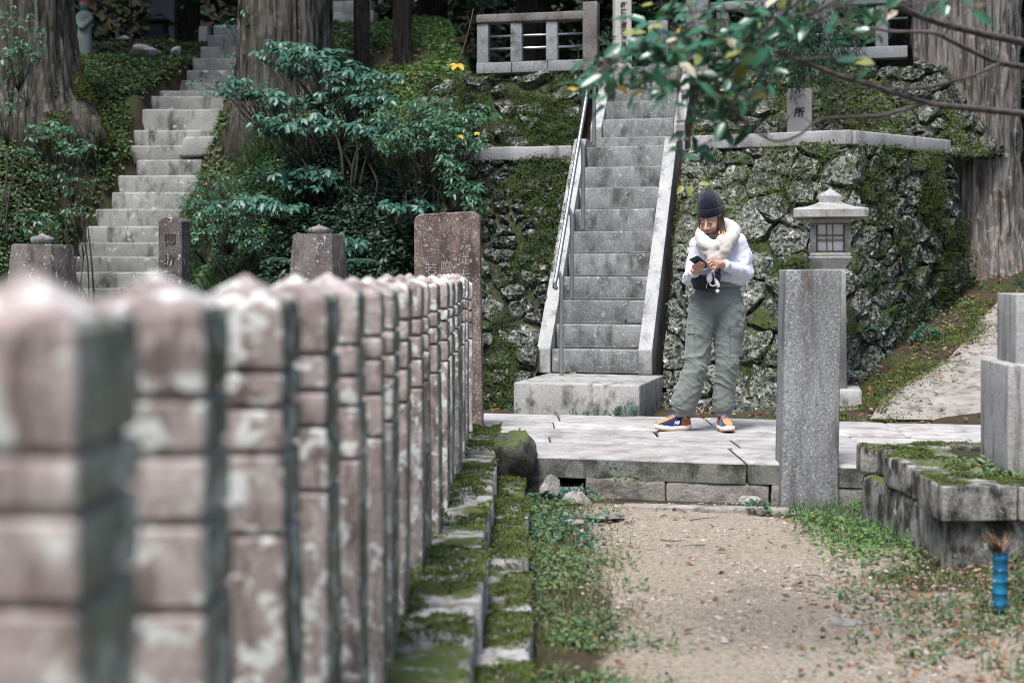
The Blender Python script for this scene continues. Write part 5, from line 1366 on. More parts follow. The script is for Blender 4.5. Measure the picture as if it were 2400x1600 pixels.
G_ = SDF(J(1600, 700, -.34), J(1700, 615, -.05), .005); G_.ell(J(1645, 669, -.168), (.090, .056, .046), .0); V, F = G_.mesh(); obj('lower_panel', V, F, BAGK, bag)
V, F = tube(spline([J(1668, 640, -.20), J(1676, 632, -.19), J(1690, 628, -.15)], 8), .012, 8); obj('strap', V, F, BAGK, bag)
V, F = tube(spline([J(1620, 652, -.17), J(1644, 646, -.222), J(1672, 652, -.21)], 10), .0022, 6); obj('zip', V, F, plain('zip_grey', (.05, .05, .055), .4), bag)
WHT = plain('charm_white', (.74, .72, .70), .5, var=.05)
V, F = lathe([(.001, -.034), (.016, -.026), (.0215, -.008), (.0205, .008), (.013, .025), (.001, .032)], 18, J(1652, 651, -.235)); obj('charm', V, F, WHT, bag)
V, F = tube([J(1660 + 8 * math.cos(t), 661 + 8 * math.sin(t), -.24) for t in np.linspace(.2, 4.2, 14)], .0055, 8); obj('charm', V, F, WHT, bag)
V, F = tube(spline([J(1664, 652, -.24), J(1669, 662, -.245), J(1673, 672, -.243)], 8), [.006, .009, .012, .014, .015, .014, .013, .011], 10); obj('charm', V, F, WHT, bag)
V, F = lathe([(.001, -.014), (.011, -.009), (.0145, 0), (.011, .009), (.001, .014)], 14, J(1670, 681, -.246)); obj('charm', V, F, WHT, bag)
for a_, b_ in ((J(1661, 633, -.235), J(1654, 641, -.235)), (J(1661, 633, -.235), J(1664, 652, -.24)), (J(1647, 662, -.235), J(1645, 674, -.235))):
    V, F = tube([a_, b_], .0016, 5); obj('charm_cord', V, F, WHT, bag)
V, F = rbox(.022, .003, .014, .001); obj('charm_tag', V + J(1662, 633, -.236), F, WHT, bag)
# ------------------------------------------------------------------ trees
def make_tree(name, label, c, zb, H, r_top, flare, fh, fz, bark, seed, lean=(0, 0), crown=None, lobes=7, root_dir=None, nseg=190, nz=150, ridge=.05, group=None, under=None):
    c = np.asarray(c, float)
    t = thing(name, (c[0], c[1], zb), label, 'tree', group)
    th = np.linspace(0, 2 * np.pi, nseg, endpoint=False); z = np.concatenate([np.linspace(0, min(5.5, H), nz), np.linspace(min(5.5, H), H, 16)[1:]]) if H > 5.6 else np.linspace(0, H, nz)
    TH, Z = np.meshgrid(th, z, indexing='xy')
    D = np.stack([np.cos(TH), np.sin(TH), Z * 0], -1)
    R = r_top * (1 - .35 * Z / max(H, 8)) + flare / (1 + np.exp((Z - fz) / fh)) * (1 + .35 * fbm(D * 1.7 + seed, 2, seed)) 
    R = R * (1 + .10 * np.exp(-Z / 6) * fbm(np.stack([np.cos(TH) * 2.2, np.sin(TH) * 2.2, Z * .15 + seed], -1), 3, seed + 2))
    if root_dir is not None: R = R + root_dir[2] / (1 + np.exp((Z - root_dir[4]) / root_dir[3])) * np.maximum(0, np.cos(TH) * root_dir[0] + np.sin(TH) * root_dir[1]) ** 4
    if under is not None: R = r_top * .95 + (R - r_top * .95) / (1 + np.exp(-(Z - under) / .16))
    R = R + ridge * r_top * (.55 - 2.4 * np.abs(fbm(np.stack([np.cos(TH) * 9, np.sin(TH) * 9, Z * .55 + seed], -1), 3, seed + 5))) + ridge * 1.0 * r_top * fbm(np.stack([np.cos(TH) * 36, np.sin(TH) * 36, Z * 2.6], -1), 2, seed + 8)
    V = np.stack([c[0] + lean[0] * Z + R * np.cos(TH), c[1] + lean[1] * Z + R * np.sin(TH), zb - .3 + Z], -1).reshape(-1, 3)
    obj('trunk', V, quads(len(z), nseg, wrap=True)[:, ::-1], bark, t)
    if crown:
        z0, z1, rad, n, lm = crown; r = np.random.default_rng(seed + 300)
        parts = []
        for k in range(26):
            zz = zb + r.uniform(z0, z1); a = r.uniform(0, 2 * np.pi); L = rad * (1.15 - .75 * (zz - zb - z0) / (z1 - z0)) * r.uniform(.6, 1)
            p0 = np.array([c[0], c[1], zz]); p1 = p0 + np.array([math.cos(a) * L, math.sin(a) * L, -L * .18])
            parts.append((p0, p1))
        V, F = join([tube(spline([p0, (p0 + p1) / 2 + np.array([0, 0, .15]), p1], 5), [.06, .05, .04, .025, .01], 6) for p0, p1 in parts]); obj('limbs', V, F, bark, t)
        k = r.integers(0, len(parts), n); tt = r.uniform(.25, 1.05, n); A0 = np.array([p[0] for p in parts])[k]; A1 = np.array([p[1] for p in parts])[k]
        P = A0 + (A1 - A0) * tt[:, None] + r.normal(0, .28, (n, 3)) * np.array([1, 1, .45])
        X = unit((A1 - A0) + r.normal(0, .9, (n, 3)) + np.array([0, 0, -.5])); V, F = scatter(rhomb_tpl(.42, .1, .2), RH_F, P, X, rand_dirs(n, .2, 1), r.uniform(.35, .65, n)); obj('crown', V, F, lm, t)
    return t

cedA = make_tree('cedar_tree', 'huge dark cedar trunk with mossy flaring roots left of the old steps', (-6.12, 18.1), 1.4, 18, .58, .46, .42, 2.15, BARK_L, 3, (-.015, 0), (12, 18, 3.4, 4500, LEAF_DARK), root_dir=(.98, -.2, .42, .2, 2.1), under=1.75, ridge=.09)
tv = np.array([v.co[:] for v in [c for c in cedA.children if c.name.startswith('trunk')][0].data.vertices]); kk = (tv[:, 2] > 2.75) & (tv[:, 2] < 4.1) & (tv[:, 0] > -5.75 + .1 * (tv[:, 2] - 3)) & (tv[:, 1] < 18.6); tv = tv[kk]
r = np.random.default_rng(91); tv = tv[r.integers(0, len(tv), 15000)] + r.normal(0, .03, (15000, 3)); tv = tv[fbm(tv * 2.2, 3, 92) > -.12 + .35 * (tv[:, 2] - 3.1)]; n = len(tv)
V, F = scatter(rhomb_tpl(.35, .2, .1), RH_F, tv, unit(np.array([.6, -.5, .5]) + rand_dirs(n) * .7), rand_dirs(n), r.uniform(.025, .055, n)); tag(obj('moss', V, F, MOSS, cedA), kind='stuff')
make_tree('cedar_tree', 'thick grey-brown cedar trunk right of the old steps behind the leafy shrub', (-2.95, 18.4), 1.9, 18, .60, .16, .25, 1.6, BARK_L, 8, (.0, 0), (15, 20, 2.5, 3500, LEAF_DARK), root_dir=(-.9, -.4, .22, .2, 1.5), under=1.2, ridge=.11)
make_tree('young_cedar', 'slim dark straight trunk, nearer the thick cedar, on the green mound', (-2.07, 19.6), 3.75, 13, .115, .05, .1, .3, BARK_T, 12, (.0, 0), (10, 14, 1.1, 700, LEAF_DARK), nseg=60, nz=70, group='slim trunks on the green mound')
make_tree('young_cedar', 'slim dark trunk, slightly thicker one, nearer the stone balustrade on the green mound', (-1.52, 19.9), 3.9, 13, .135, .07, .12, .35, BARK_T, 15, (-.012, 0), (10, 14, 1.1, 700, LEAF_DARK), nseg=60, nz=70, group='slim trunks on the green mound')
make_tree('cedar_tree', 'massive pale grey cedar trunk with split bark beside the sloping concrete path', (4.93, 15.45), 1.15, 19, .545, .22, .2, .6, BARK_R, 21, (.0, 0), (8.5, 17, 4.2, 6500, LEAF_DARK), ridge=.13)
bgs = [(-11.5, 25.5, .42), (-8.8, 27, .38), (-6.6, 28.5, .35), (-4.6, 26.8, .30), (-1.6, 28.5, .32), (.4, 26.0, .34), (2.0, 28.0, .3), (3.4, 25.2, .36), (6.4, 23, .5), (8.6, 21, .45), (8.5, 28, .4), (-9.6, 21.5, .5)]
posn = ['far beyond the red-capped figure', 'behind the bronze lantern', 'left of the black stone behind the bronze lantern', 'behind the head of the old steps', 'behind the slim trunks', 'behind the stone balustrade', 'behind the tall inscribed pillar', 'behind the low inscribed marker', 'right of the massive pale cedar', 'at the far right edge of the wood', 'deep behind the massive pale cedar', 'left of the huge dark cedar']
for i, (x, y, r_) in enumerate(bgs):
    make_tree('forest_tree', 'dim forest trunk ' + posn[i], (x, y), float(terrain(x, y)) - .1, 14, r_, .15, .2, .4, BARK_T, 40 + i, (0, 0), (3.5, 13, 3.6, 3600, LEAF_DARK), nseg=40, nz=40, group='dim trunks in the background wood')
# dark wood far behind reads as one mass
n = 110000; r = np.random.default_rng(77)
P = np.stack([r.uniform(-20, 19, n), r.uniform(25.5, 44, n), r.uniform(0, 1, n)], 1); P[:, 2] = terrain(P[:, 0], P[:, 1]) + P[:, 2] ** 1.1 * 10.0
cl = fbm(P * np.array([.45, .45, .6]), 3, 6); ok = cl > -.2; P = P[ok]; n = len(P)
V, F = scatter(rhomb_tpl(.45, .15, .15), RH_F, P, rand_dirs(n, -.8, .3), rand_dirs(n, .1, 1), r.uniform(.16, .40, n))
n3 = 26000; P3 = np.stack([r.uniform(1.5, 15, n3), r.uniform(18.5, 29, n3), r.uniform(0, 1, n3)], 1); P3[:, 2] = terrain(P3[:, 0], P3[:, 1]) + .2 + P3[:, 2] * 8; P3 = P3[(P3[:, 0] > 5.8) | (P3[:, 1] > 20.5)]; n3 = len(P3)
V3_, F3_ = scatter(rhomb_tpl(.45, .15, .15), RH_F, P3, rand_dirs(n3, -.8, .3), rand_dirs(n3, .1, 1), r.uniform(.15, .36, n3)); V, F = join([(V, F), (V3_, F3_)])
# unseen wood all round the clearing, added to cut low sky light
m_ = 26000; an = r.uniform(0, 2 * np.pi, m_); rd = r.uniform(15, 22, m_); P2 = np.stack([np.cos(an) * rd, 7 + np.sin(an) * rd, np.zeros(m_)], 1); P2 = P2[(P2[:, 1] < 17) | (np.abs(P2[:, 0]) > 12)]; m_ = len(P2)
P2[:, 2] = terrain(P2[:, 0], P2[:, 1]) + r.uniform(0, 1, m_) ** .9 * 14
V2_, F2_ = scatter(rhomb_tpl(.5, .15, .15), RH_F, P2, rand_dirs(m_, -.8, .3), rand_dirs(m_, .1, 1), r.uniform(.5, .95, m_)); V, F = join([(V, F), (V2_, F2_)])
tag(obj('woodland', V, F, LEAF_DARK), 'dark woodland foliage filling the background above the bank', 'woodland', kind='stuff')
bs = thing('black_stone', W(385, 60, 25), 'tall dark upright stone slab behind the bronze lantern', 'stone')
pz = W(385, 60, 25.2); V, F = rbox(.42, .2, 2.4, .02, (2, 1, 4), .004); obj('slab', V + np.array([pz[0], pz[1], pz[2] - .9]), F, plain('slate_black', (.018, .024, .028), .5), bs)

# ------------------------------------------------------------------ plants on the bank
def cover(n, xr, yr, size, m, mask=None, seed=0, zoff=(0.0, .07), tpl=None, name='ground_cover', label='', w=.55, tilt=.9):
    r = np.random.default_rng(seed); x = r.uniform(*xr, n); y = r.uniform(*yr, n)
    if mask is not None: ok = mask(x, y, r); x, y = x[ok], y[ok]
    n = len(x); z = terrain(x, y) + r.uniform(*zoff, n); P = np.stack([x, y, z], 1)
    X = unit(np.stack([r.normal(0, 1, n), r.normal(0, 1, n) - .3, r.normal(-.15, .4, n)], 1)); Z = unit(np.stack([r.normal(0, .35, n), r.normal(0, .35, n) - .25, np.ones(n)], 1))
    V, F = scatter(rhomb_tpl(w, .15, .12), RH_F, P, X, Z, r.uniform(*size, n))
    return tag(obj(name, V, F, m), label, 'ground cover', kind='stuff')
xl_ = [(l - CX) * d / FPX for l, d in zip(ST_L, ST_D)]; xr_ = [(q_ - CX) * d / FPX for q_, d in zip(ST_R, ST_D)]
def off_steps(x, y, pad=.04):
    return ~((x > np.interp(y, ST_D, xl_) - pad) & (x < np.interp(y, ST_D, xr_) + pad) & (y < 23.2))
def patch(x, y, s, seed, thr): return fbm(np.stack([x * s, y * s, np.full_like(x, seed)], 1), 4, seed) > thr
cover(90000, (-7.5, -2.4), (15.2, 24.5), (.04, .08), LEAF_COVER, lambda x, y, r: off_steps(x, y) & (patch(x, y, .9, 3, -.2)) , 1, label='low leafy ground cover over the bank beside the old steps')
cover(52000, (-2.9, 1.0), (17.2, 24.0), (.04, .085), LEAF_WARM, lambda x, y, r: patch(x, y, 1.1, 5, -.25) & ((y + SL * x) > 16.6), 2, label='bright green weeds covering the mound behind the slim trunks')
cover(60000, (-4.2, -.5), (12.6, 17.8), (.03, .065), LEAF_GREEN, lambda x, y, r: off_steps(x, y) & (patch(x, y, 1.2, 8, -.05) | ((x < -1.9) & (y > 14.4))), 3, label='small dark green leaves on the shaded bank below the big shrub')
cover(22000, (-6.8, -4.6), (13.0, 17.4), (.03, .07), LEAF_DARK, lambda x, y, r: off_steps(x, y) & patch(x, y, 1.2, 9, -.2), 4, label='dim undergrowth at the foot of the huge dark cedar')
cover(6500, (-7.2, -.4), (15.5, 23.5), (.05, .10), LEAF_DEAD, lambda x, y, r: off_steps(x, y, -.3) & patch(x, y, 1.3, 12, .05), 5, zoff=(.02, .07), name='leaf_litter', label='fallen brown leaves scattered over the bank')
cover(5000, (-.8, 5.0), (13.9, 16.2), (.02, .05), LEAF_COVER, lambda x, y, r: patch(x, y, 1.8, 13, .0) & (terrain(x, y) > 2.45) & ~((x > .45) & (x < 2.0)), 6, zoff=(.0, .05), label='weeds on the narrow terraces above the stone walls')

def grass(n, xr, yr, h, m, mask=None, seed=0, label='', zt=None, name='grass', w=.045, droop=.55):
    r = np.random.default_rng(seed); x = r.uniform(*xr, n); y = r.uniform(*yr, n)
    if mask is not None: ok = mask(x, y, r); x, y = x[ok], y[ok]
    n = len(x); z = (terrain(x, y) if zt is None else zt) - .004; a = r.uniform(0, 2 * np.pi, n)
    X = unit(np.stack([np.cos(a), np.sin(a), r.normal(0, .35, n)], 1)); Z = np.stack([r.normal(0, .3, n), r.normal(0, .3, n), np.ones(n)], 1)
    V, F = scatter(blade_tpl(w, droop), BL_F, np.stack([x, y, z * np.ones(n)], 1), X, Z, r.uniform(*h, n))
    return tag(obj(name, V, F, m), label, 'grass', kind='stuff')
grass(22000, (-4.0, -.9), (13.4, 17.5), (.15, .42), GRASS_D, lambda x, y, r: off_steps(x, y) & patch(x, y, 1.1, 15, -.25), 11, 'long dark drooping grass on the bank below the cedar', w=.03, droop=.8)
grass(5000, (-2.6, .2), (17.4, 22), (.08, .22), GRASS_F, lambda x, y, r: patch(x, y, 1.3, 16, -.1), 12, 'fresh grass tufts on the sunny mound')

# shrubs -----------------------------------------------------------
LT = leaf_tpl(.42, .10, .22)
def whorls(tips, dirs, L, n, seed, jit=.15):
    r = np.random.default_rng(seed); P, X, Z, S = [], [], [], []
    for p, d in zip(tips, dirs):
        k = r.integers(n[0], n[1] + 1); a0 = r.uniform(0, 2 * np.pi); up = unit(np.array([d[0] * .35, d[1] * .35 - .25, 1.0]) + r.normal(0, .2, 3)); e1 = unit(np.cross(up, [0.3, 1, .2])); e2 = np.cross(up, e1); s = r.uniform(*L)
        for i in range(k):
            a = a0 + i * 2 * np.pi / k + r.normal(0, .12); v = e1 * math.cos(a) + e2 * math.sin(a) + np.array([0, 0, -.28]) + r.normal(0, jit, 3)
            P.append(p + v * .01); X.append(v); Z.append(up + r.normal(0, .2, 3)); S.append(s * r.uniform(.75, 1.12))
    return np.array(P), np.array(X), np.array(Z), np.array(S)

LEAF_MESH = {}
def leaf_objects(P, X, Z, S, m, parent, key, w=.42, variants=5):
    """single leaves sharing a handful of meshes"""
    if key not in LEAF_MESH:
        r = np.random.default_rng(len(LEAF_MESH) + 5); LEAF_MESH[key] = []
        for v in range(variants):
            tp = leaf_tpl(w * r.uniform(.85, 1.15), r.uniform(.04, .2), r.uniform(.1, .35)); me = make_mesh('leaf', tp, LEAF_F); me.materials.append(m); LEAF_MESH[key].append(me)
    X, Y, Z = frames(X, Z)
    for i in range(len(P)):
        o = bpy.data.objects.new('leaf', LEAF_MESH[key][i % variants]); COL.objects.link(o); o.parent = parent
        R = Matrix(((X[i][0], Y[i][0], Z[i][0]), (X[i][1], Y[i][1], Z[i][1]), (X[i][2], Y[i][2], Z[i][2])))
        o.matrix_parent_inverse = Matrix.Translation(-Vector(parent.location)); o.matrix_basis = Matrix.Translation(Vector(P[i])) @ R.to_4x4() @ Matrix.Scale(float(S[i]), 4)

def shrub(name, label, base, layers, leaf, m, seed, stem_r=.018, whorl=(4, 6), per=26, singles=0, jit=.15, thick=.35):
    """layers: (px, py, half width px, half height px, distance)"""
    r = np.random.default_rng(seed); base = np.asarray(base, float); t = thing(name, base, label, 'shrub')
    tips, dirs, tubes_ = [], [], []
    for (px, py, hw, hh, d) in layers:
        c = W(px, py, d); hub = base * .25 + c * .75 + np.array([0, .1, -.12]); k = PXD = d / FPX
        tubes_.append(tube(spline([base + r.normal(0, .04, 3) * np.array([1, 1, 0]), base * .55 + c * .45 + r.normal(0, .08, 3), hub], 9) , np.linspace(stem_r, stem_r * .5, 9), 7, jitter=.004))
        n = int(per * hw * hh / 1500) + 5
        for i in range(n):
            a = r.uniform(0, 2 * np.pi); q_ = math.sqrt(r.uniform(0, 1)); p = c + np.array([math.cos(a) * q_ * hw * k, r.uniform(-thick, thick), math.sin(a) * q_ * hh * k]); tips.append(p); dirs.append(p - hub)
            if r.random() < .5: tubes_.append(tube(spline([hub, (hub + p) / 2 + r.normal(0, .04, 3), p], 5), np.linspace(stem_r * .35, .0025, 5), 5))
    V, F = join(tubes_); obj('stems', V, F, TWIG_G, t)
    P, X, Z, S = whorls(tips, dirs, leaf, whorl, seed + 1, jit)
    if singles:
        o = np.argsort(P[:, 1] - S * 2)[:singles]; mask = np.zeros(len(P), bool); mask[o] = True
        leaf_objects(P[mask], X[mask], Z[mask], S[mask], m, t, name); P, X, Z, S = P[~mask], X[~mask], Z[~mask], S[~mask]
    V, F = scatter(LT, LEAF_F, P, X, Z, S); tag(obj('foliage', V, F, m, t), kind='stuff')
    return t

b0 = W(818, 655, 15.3); b0[2] = terrain(b0[0], b0[1])
shrub('broadleaf_shrub', 'large teal-green shrub with whorled leaves in tiers before the thick cedar', b0,
      [(565, 208, 75, 24, 15.6), (640, 235, 60, 22, 15.4), (745, 150, 105, 40, 15.9), (820, 185, 60, 34, 15.5), (700, 285, 105, 20, 15.1), (640, 300, 50, 12, 15.0), (860, 225, 60, 26, 15.2), (790, 240, 80, 30, 15.8), (880, 285, 60, 26, 14.8), (660, 125, 60, 30, 16.6), (905, 180, 40, 16, 15.2), (610, 480, 110, 18, 14.6), (720, 420, 80, 30, 15.2), (830, 570, 26, 16, 14.2), (960, 480, 60, 12, 14.0)],
      (.065, .13), LEAF_TEAL, 5, .020, (5, 7), 32, 290)
shrub('small_leaf_shrub', 'light green small-leaved shrub arching over the mossy wall end', W(1010, 620, 14.2) * np.array([1, 1, 0]) + np.array([0, 0, float(terrain(W(1010, 620, 14.2)[0], 14.2))]),
      [(960, 270, 85, 34, 14.4), (1040, 290, 80, 26, 14.2), (1110, 270, 60, 20, 14.2), (1000, 320, 95, 30, 14.0), (1080, 335, 60, 22, 13.9), (930, 335, 50, 26, 14.0), (1060, 390, 40, 30, 13.7), (1085, 440, 40, 26, 13.6), (1010, 240, 60, 18, 14.6), (1120, 480, 30, 16, 13.5)],
      (.045, .085), LEAF_GREEN, 15, .011, (3, 5), 50, 150)
shrub('bank_shrub', 'low dense small-leaved bush on the bank beside the narrow inscribed stone', W(560, 640, 14.6) * np.array([1, 1, 0]) + np.array([0, 0, float(terrain(W(560, 640, 14.6)[0], 14.6))]),
      [(520, 530, 75, 45, 14.6), (460, 490, 40, 40, 15.0), (570, 480, 50, 30, 14.9), (500, 440, 50, 40, 15.5), (590, 560, 40, 30, 14.4), (450, 560, 30, 30, 14.8)],
      (.035, .065), LEAF_GREEN, 25, .010, (3, 5), 60)
shrub('sapling', 'airy sapling with pale layered leaves against the huge dark cedar', W(215, 560, 15.6) * np.array([1, 1, 0]) + np.array([0, 0, float(terrain(W(215, 560, 15.6)[0], 15.6))]),
      [(150, 320, 75, 22, 15.6), (190, 350, 60, 16, 15.4), (110, 300, 60, 18, 15.7), (120, 400, 60, 30, 15.8), (170, 430, 40, 30, 15.6), (60, 360, 40, 12, 15.5), (100, 510, 60, 16, 15.2), (180, 490, 50, 12, 15.2), (70, 540, 40, 20, 15.2)],
      (.045, .085), LEAF_GREEN, 35, .012, (3, 5), 24)
shrub('climber', 'leafy climber hanging over the upper part of the huge dark cedar', W(10, 420, 15.9) * np.array([1, 1, 0]) + np.array([0, 0, float(terrain(W(10, 420, 15.9)[0], 15.9))]),
      [(45, 60, 50, 45, 16.0), (20, 140, 40, 50, 16.0), (70, 110, 30, 30, 16.0), (10, 230, 30, 40, 15.8)], (.05, .09), LEAF_GREEN, 45, .012, (3, 5), 22)
shrub('twiggy_bush', 'thin twiggy bush with tiny leaves over the head of the old steps', W(560, 160, 19.2) * np.array([1, 1, 0]) + np.array([0, 0, float(terrain(W(560, 160, 19.2)[0], 19.2))]),
      [(560, 60, 40, 26, 19.2), (590, 110, 40, 40, 18.4), (545, 150, 30, 40, 18.6), (600, 40, 30, 30, 18.2), (500, 200, 60, 18, 17.6)], (.04, .075), LEAF_TEAL, 55, .008, (3, 5), 18)

cover(36000, (-2.5, -.4), (12.9, 16.6), (.035, .09), LEAF_DARK, lambda x, y, r: patch(x, y, 1.3, 61, -.12), 62, (.02, .60), label='dense dark undergrowth beneath the teal shrub')
# ferns
def fern(px, py, d, R, n, seed, label, m=LEAF_GREEN):
    r = np.random.default_rng(seed); c = W(px, py, d); t = thing('fern', c, label, 'fern')
    for k in range(n):
        a = k * 2 * math.pi / n + r.normal(0, .2); L = R * r.uniform(.8, 1.1); u = np.array([math.cos(a), math.sin(a) * .8 - .25, 0])
        s = np.linspace(0, 1, 22); mid = c + np.outer(s * L, u) + np.outer(.55 * L * s - .75 * L * s ** 2, [0, 0, 1]); side = unit(np.cross(u, [0, 0, 1]))
        P = np.concatenate([mid, mid]); X = np.concatenate([np.tile(side, (22, 1)), np.tile(-side, (22, 1))]) + u * .35 + np.array([0, 0, -.15]); wl = np.tile(L * .30 * np.sin(np.pi * np.clip(s * .93 + .09, 0, 1)) ** .8 + .005, 2)
        V, F = scatter(rhomb_tpl(.30, .1, .1), RH_F, P, X, np.tile([0, -.2, 1.0], (44, 1)), wl); V2_, F2_ = tube(mid, np.linspace(.004, .001, 22), 4)
        V, F = join([(V, F), (V2_, F2_)]); obj('frond', V, F, m, t)
fern(652, 608, 13.0, .16, 7, 3, 'small fern beside the speckled stone post, steps side')
fern(843, 612, 13.0, .22, 8, 4, 'spreading dim fern between the speckled post and the brown slab', LEAF_TEAL)
fern(1205, 760, 12.85, .09, 6, 6, 'tiny fern rooted in the mossy wall by the handrail')
fern(2035, 770, 12.5, .13, 6, 7, 'small fern in the shaded foot of the wall near the lantern')

# weeds at feet of walls: little clumps
def clump(name, label, c, rad, n, size, m, seed, hgt=.06):
    r = np.random.default_rng(seed); a = r.uniform(0, 2 * np.pi, n); q_ = np.sqrt(r.uniform(0, 1, n)); P = np.stack([c[0] + rad[0] * q_ * np.cos(a), c[1] + rad[1] * q_ * np.sin(a), c[2] + hgt * (1 - q_ ** 2) * r.uniform(.2, 1, n)], 1)
    X = unit(np.stack([np.cos(a), np.sin(a) - .4, r.normal(.1, .4, n)], 1)); V, F = scatter(leaf_tpl(.6, .1, .2), LEAF_F, P, X, np.stack([r.normal(0, .3, n), r.normal(-.3, .3, n), np.ones(n)], 1), r.uniform(*size, n))
    return tag(obj(name, V, F, m), label, 'weed')
clump('weed', 'dark green leafy weed tuft before the bottom step, pillar side', J(1466, 958, 0) * 0 + W(1466, 968, 11.22), (.095, .05), 170, (.014, .03), LEAF_TEAL, 3, .10)
clump('weed', 'low trailing weeds along the front of the bottom step', W(1400, 970, 11.3), (.11, .04), 110, (.012, .024), LEAF_TEAL, 4, .05)
clump('weed', 'small weed tuft near the middle of the bottom step', W(1345, 966, 11.38), (.035, .03), 40, (.014, .026), LEAF_GREEN, 5, .06)
clump('weed', 'tiny weed growing on a tread of the granite stairway', W(1472, 758, 12.72), (.03, .015), 14, (.02, .04), LEAF_TEAL, 6, .05)
clump('weed', 'small weed tuft by the corner of the bottom step, brown slab side', W(1205, 962, 11.5), (.05, .04), 50, (.016, .03), LEAF_TEAL, 8, .08)
clump('weed', 'leafy weed tuft at the wall foot behind the granite pillar', W(1822, 975, 11.3), (.06, .05), 80, (.016, .03), LEAF_TEAL, 9, .1)
clump('weed', 'green weed clump at the wall foot along the sloping path', ray_ground(2210, 800) + np.array([-.1, .1, 0]), (.16, .14), 170, (.03, .055), LEAF_TEAL, 10, .16)
clump('weed', 'low weed beside the lantern foot on the sloping path edge', ray_ground(2060, 935), (.09, .07), 80, (.02, .035), LEAF_TEAL, 11, .06)
clump('weed', 'small weeds sprouting from the crack in the path kerb', W(1432, 1100, 8.60), (.03, .01), 26, (.015, .028), LEAF_GREEN, 12, .06)
clump('weed', 'mossy weeds hanging on the lower kerb block', W(1468, 1130, 8.58), (.07, .01), 70, (.012, .028), LEAF_WARM, 13, .10)
clump('weed', 'dark weeds growing from the hollow under the kerb', W(1350, 1158, 8.50), (.12, .05), 110, (.015, .03), LEAF_TEAL, 14, .06)
clump('weed', 'broad-leaved weed at the gravel edge before the granite pillar', W(1775, 1190, 8.1), (.05, .04), 26, (.03, .05), LEAF_GREEN, 15, .05)
P = np.array([W(1597, 437, 13.0), W(1618, 436, 13.0), W(1633, 433, 13.0)]) + np.array([0, -.12, 0]); 
yg = thing('wall_plant', P[1], 'two yellow-green leaves sprouting from the wall above the beanie', 'plant')
leaf_objects(P, np.array([[-.4, -.3, -.5], [-.3, -.3, -.7], [.9, -.2, .1]]), np.array([[0, -1, .5], [0, -1, .5], [0, -1, .6]]), np.array([.10, .11, .11]), LEAF_YG, yg, 'yg', .55)
V, F = tube(spline([W(1590, 415, 13.1), W(1600, 430, 12.95), W(1618, 436, 12.88)], 6), .003, 5); obj('stem', V, F, TWIG_G, yg)
# yellow maple leaves on a thin stem
mp = thing('maple_sprig', W(1030, 260, 14.6), 'thin red-stemmed sprig with one big yellow lobed leaf near the stone balustrade', 'plant')
V, F = tube(spline([W(1020, 285, 14.6), W(1050, 220, 14.7), W(1072, 150, 14.8), W(1092, 95, 14.9), W(1110, 20, 15.0)], 14), .0035, 6); obj('stem', V, F, plain('stem_red', (.10, .05, .03), .6), mp)
def lobed(c, s, nrm, seed):
    k = 40; th = np.linspace(0, 2 * np.pi, k, endpoint=False); rr = .55 + .42 * np.abs(np.cos(2.5 * th)) ** 1.5; nrm = unit(np.array(nrm, float)); e1 = unit(np.cross(nrm, [.2, .1, 1])); e2 = np.cross(nrm, e1)
    V = np.concatenate([[np.zeros(3)], np.outer(np.cos(th) * rr, e1) + np.outer(np.sin(th) * rr, e2) - np.outer(.22 * rr ** 2 + .08 * np.cos(th * 5), nrm)]) * s + c
    i = np.arange(k); return V, [np.stack([i * 0, 1 + i, 1 + (i + 1) % k], 1)]
for px, py, s, nn in ((1072, 152, .10, (.1, -.5, .9)), (1082, 327, .045, (0, -.6, .8)), (1120, 320, .035, (0, -.6, .8))):
    V, F = lobed(W(px, py, 14.0 if py > 200 else 14.75) + np.array([0, -.35 if py > 200 else 0, 0]), s, nn, 1); obj('leaf', V, F, LEAF_YEL, mp)

# moss and little plants on the walls
def wall_moss(S, N, L, H, n, thr, m, seed, sz=(.02, .045), name='moss', root=None, scale=1.6, bias=None, down=.4):
    r = np.random.default_rng(seed); a = r.uniform(0, L, n); b = r.uniform(0, H, n); P = S(a, b); nn = N(a, b)
    k = fbm(P * scale + seed * 2.7, 4, seed) + (bias(a / L, b / H) if bias is not None else 0); ok = k > thr; P, nn = P[ok], nn[ok]; n = len(P)
    P = P + nn * r.uniform(.0, .10, n)[:, None]
    X = unit(nn * .7 + rand_dirs(n) * .7 + np.array([0, 0, -down])); V, F = scatter(rhomb_tpl(.30, .2, .15), RH_F, P, X, nn + rand_dirs(n) * .5, r.uniform(*sz, n))
    return tag(obj(name, V, F, m, root), kind='stuff')
wall_moss(SR, NR, LR, HR, 60000, .17, MOSS, 3, root=wallR, bias=lambda a, b: .20 * (b > .70) + .16 * np.exp(-((a - .60) / .18) ** 2) * (b < .7) - .10 * (a < .4) * (b < .5), sz=(.012, .03))
wall_moss(SR, NR, LR, HR, 26000, .16, MOSS_D, 4, root=wallR, bias=lambda a, b: .22 * (a > .5) * (b < .6), sz=(.02, .05))
wall_moss(SLf, NLf, LL_, HL_, 36000, -.02, MOSS_D, 6, root=wallL, bias=lambda a, b: .15 * (b > .5), sz=(.015, .04))
wall_moss(SLf, NLf, LL_, HL_, 6000, .12, LEAF_DARK, 7, root=wallL, sz=(.02, .045), name='ivy')
wall_moss(SU, NU, LU, HU, 34000, -.06, MOSS_D, 8, root=wallU, sz=(.015, .04))
wall_moss(SV, NV, LV, HV, 26000, .10, MOSS, 9, root=wallV, sz=(.015, .04), bias=lambda a, b: .2 * (a < .25) * (b < .7))
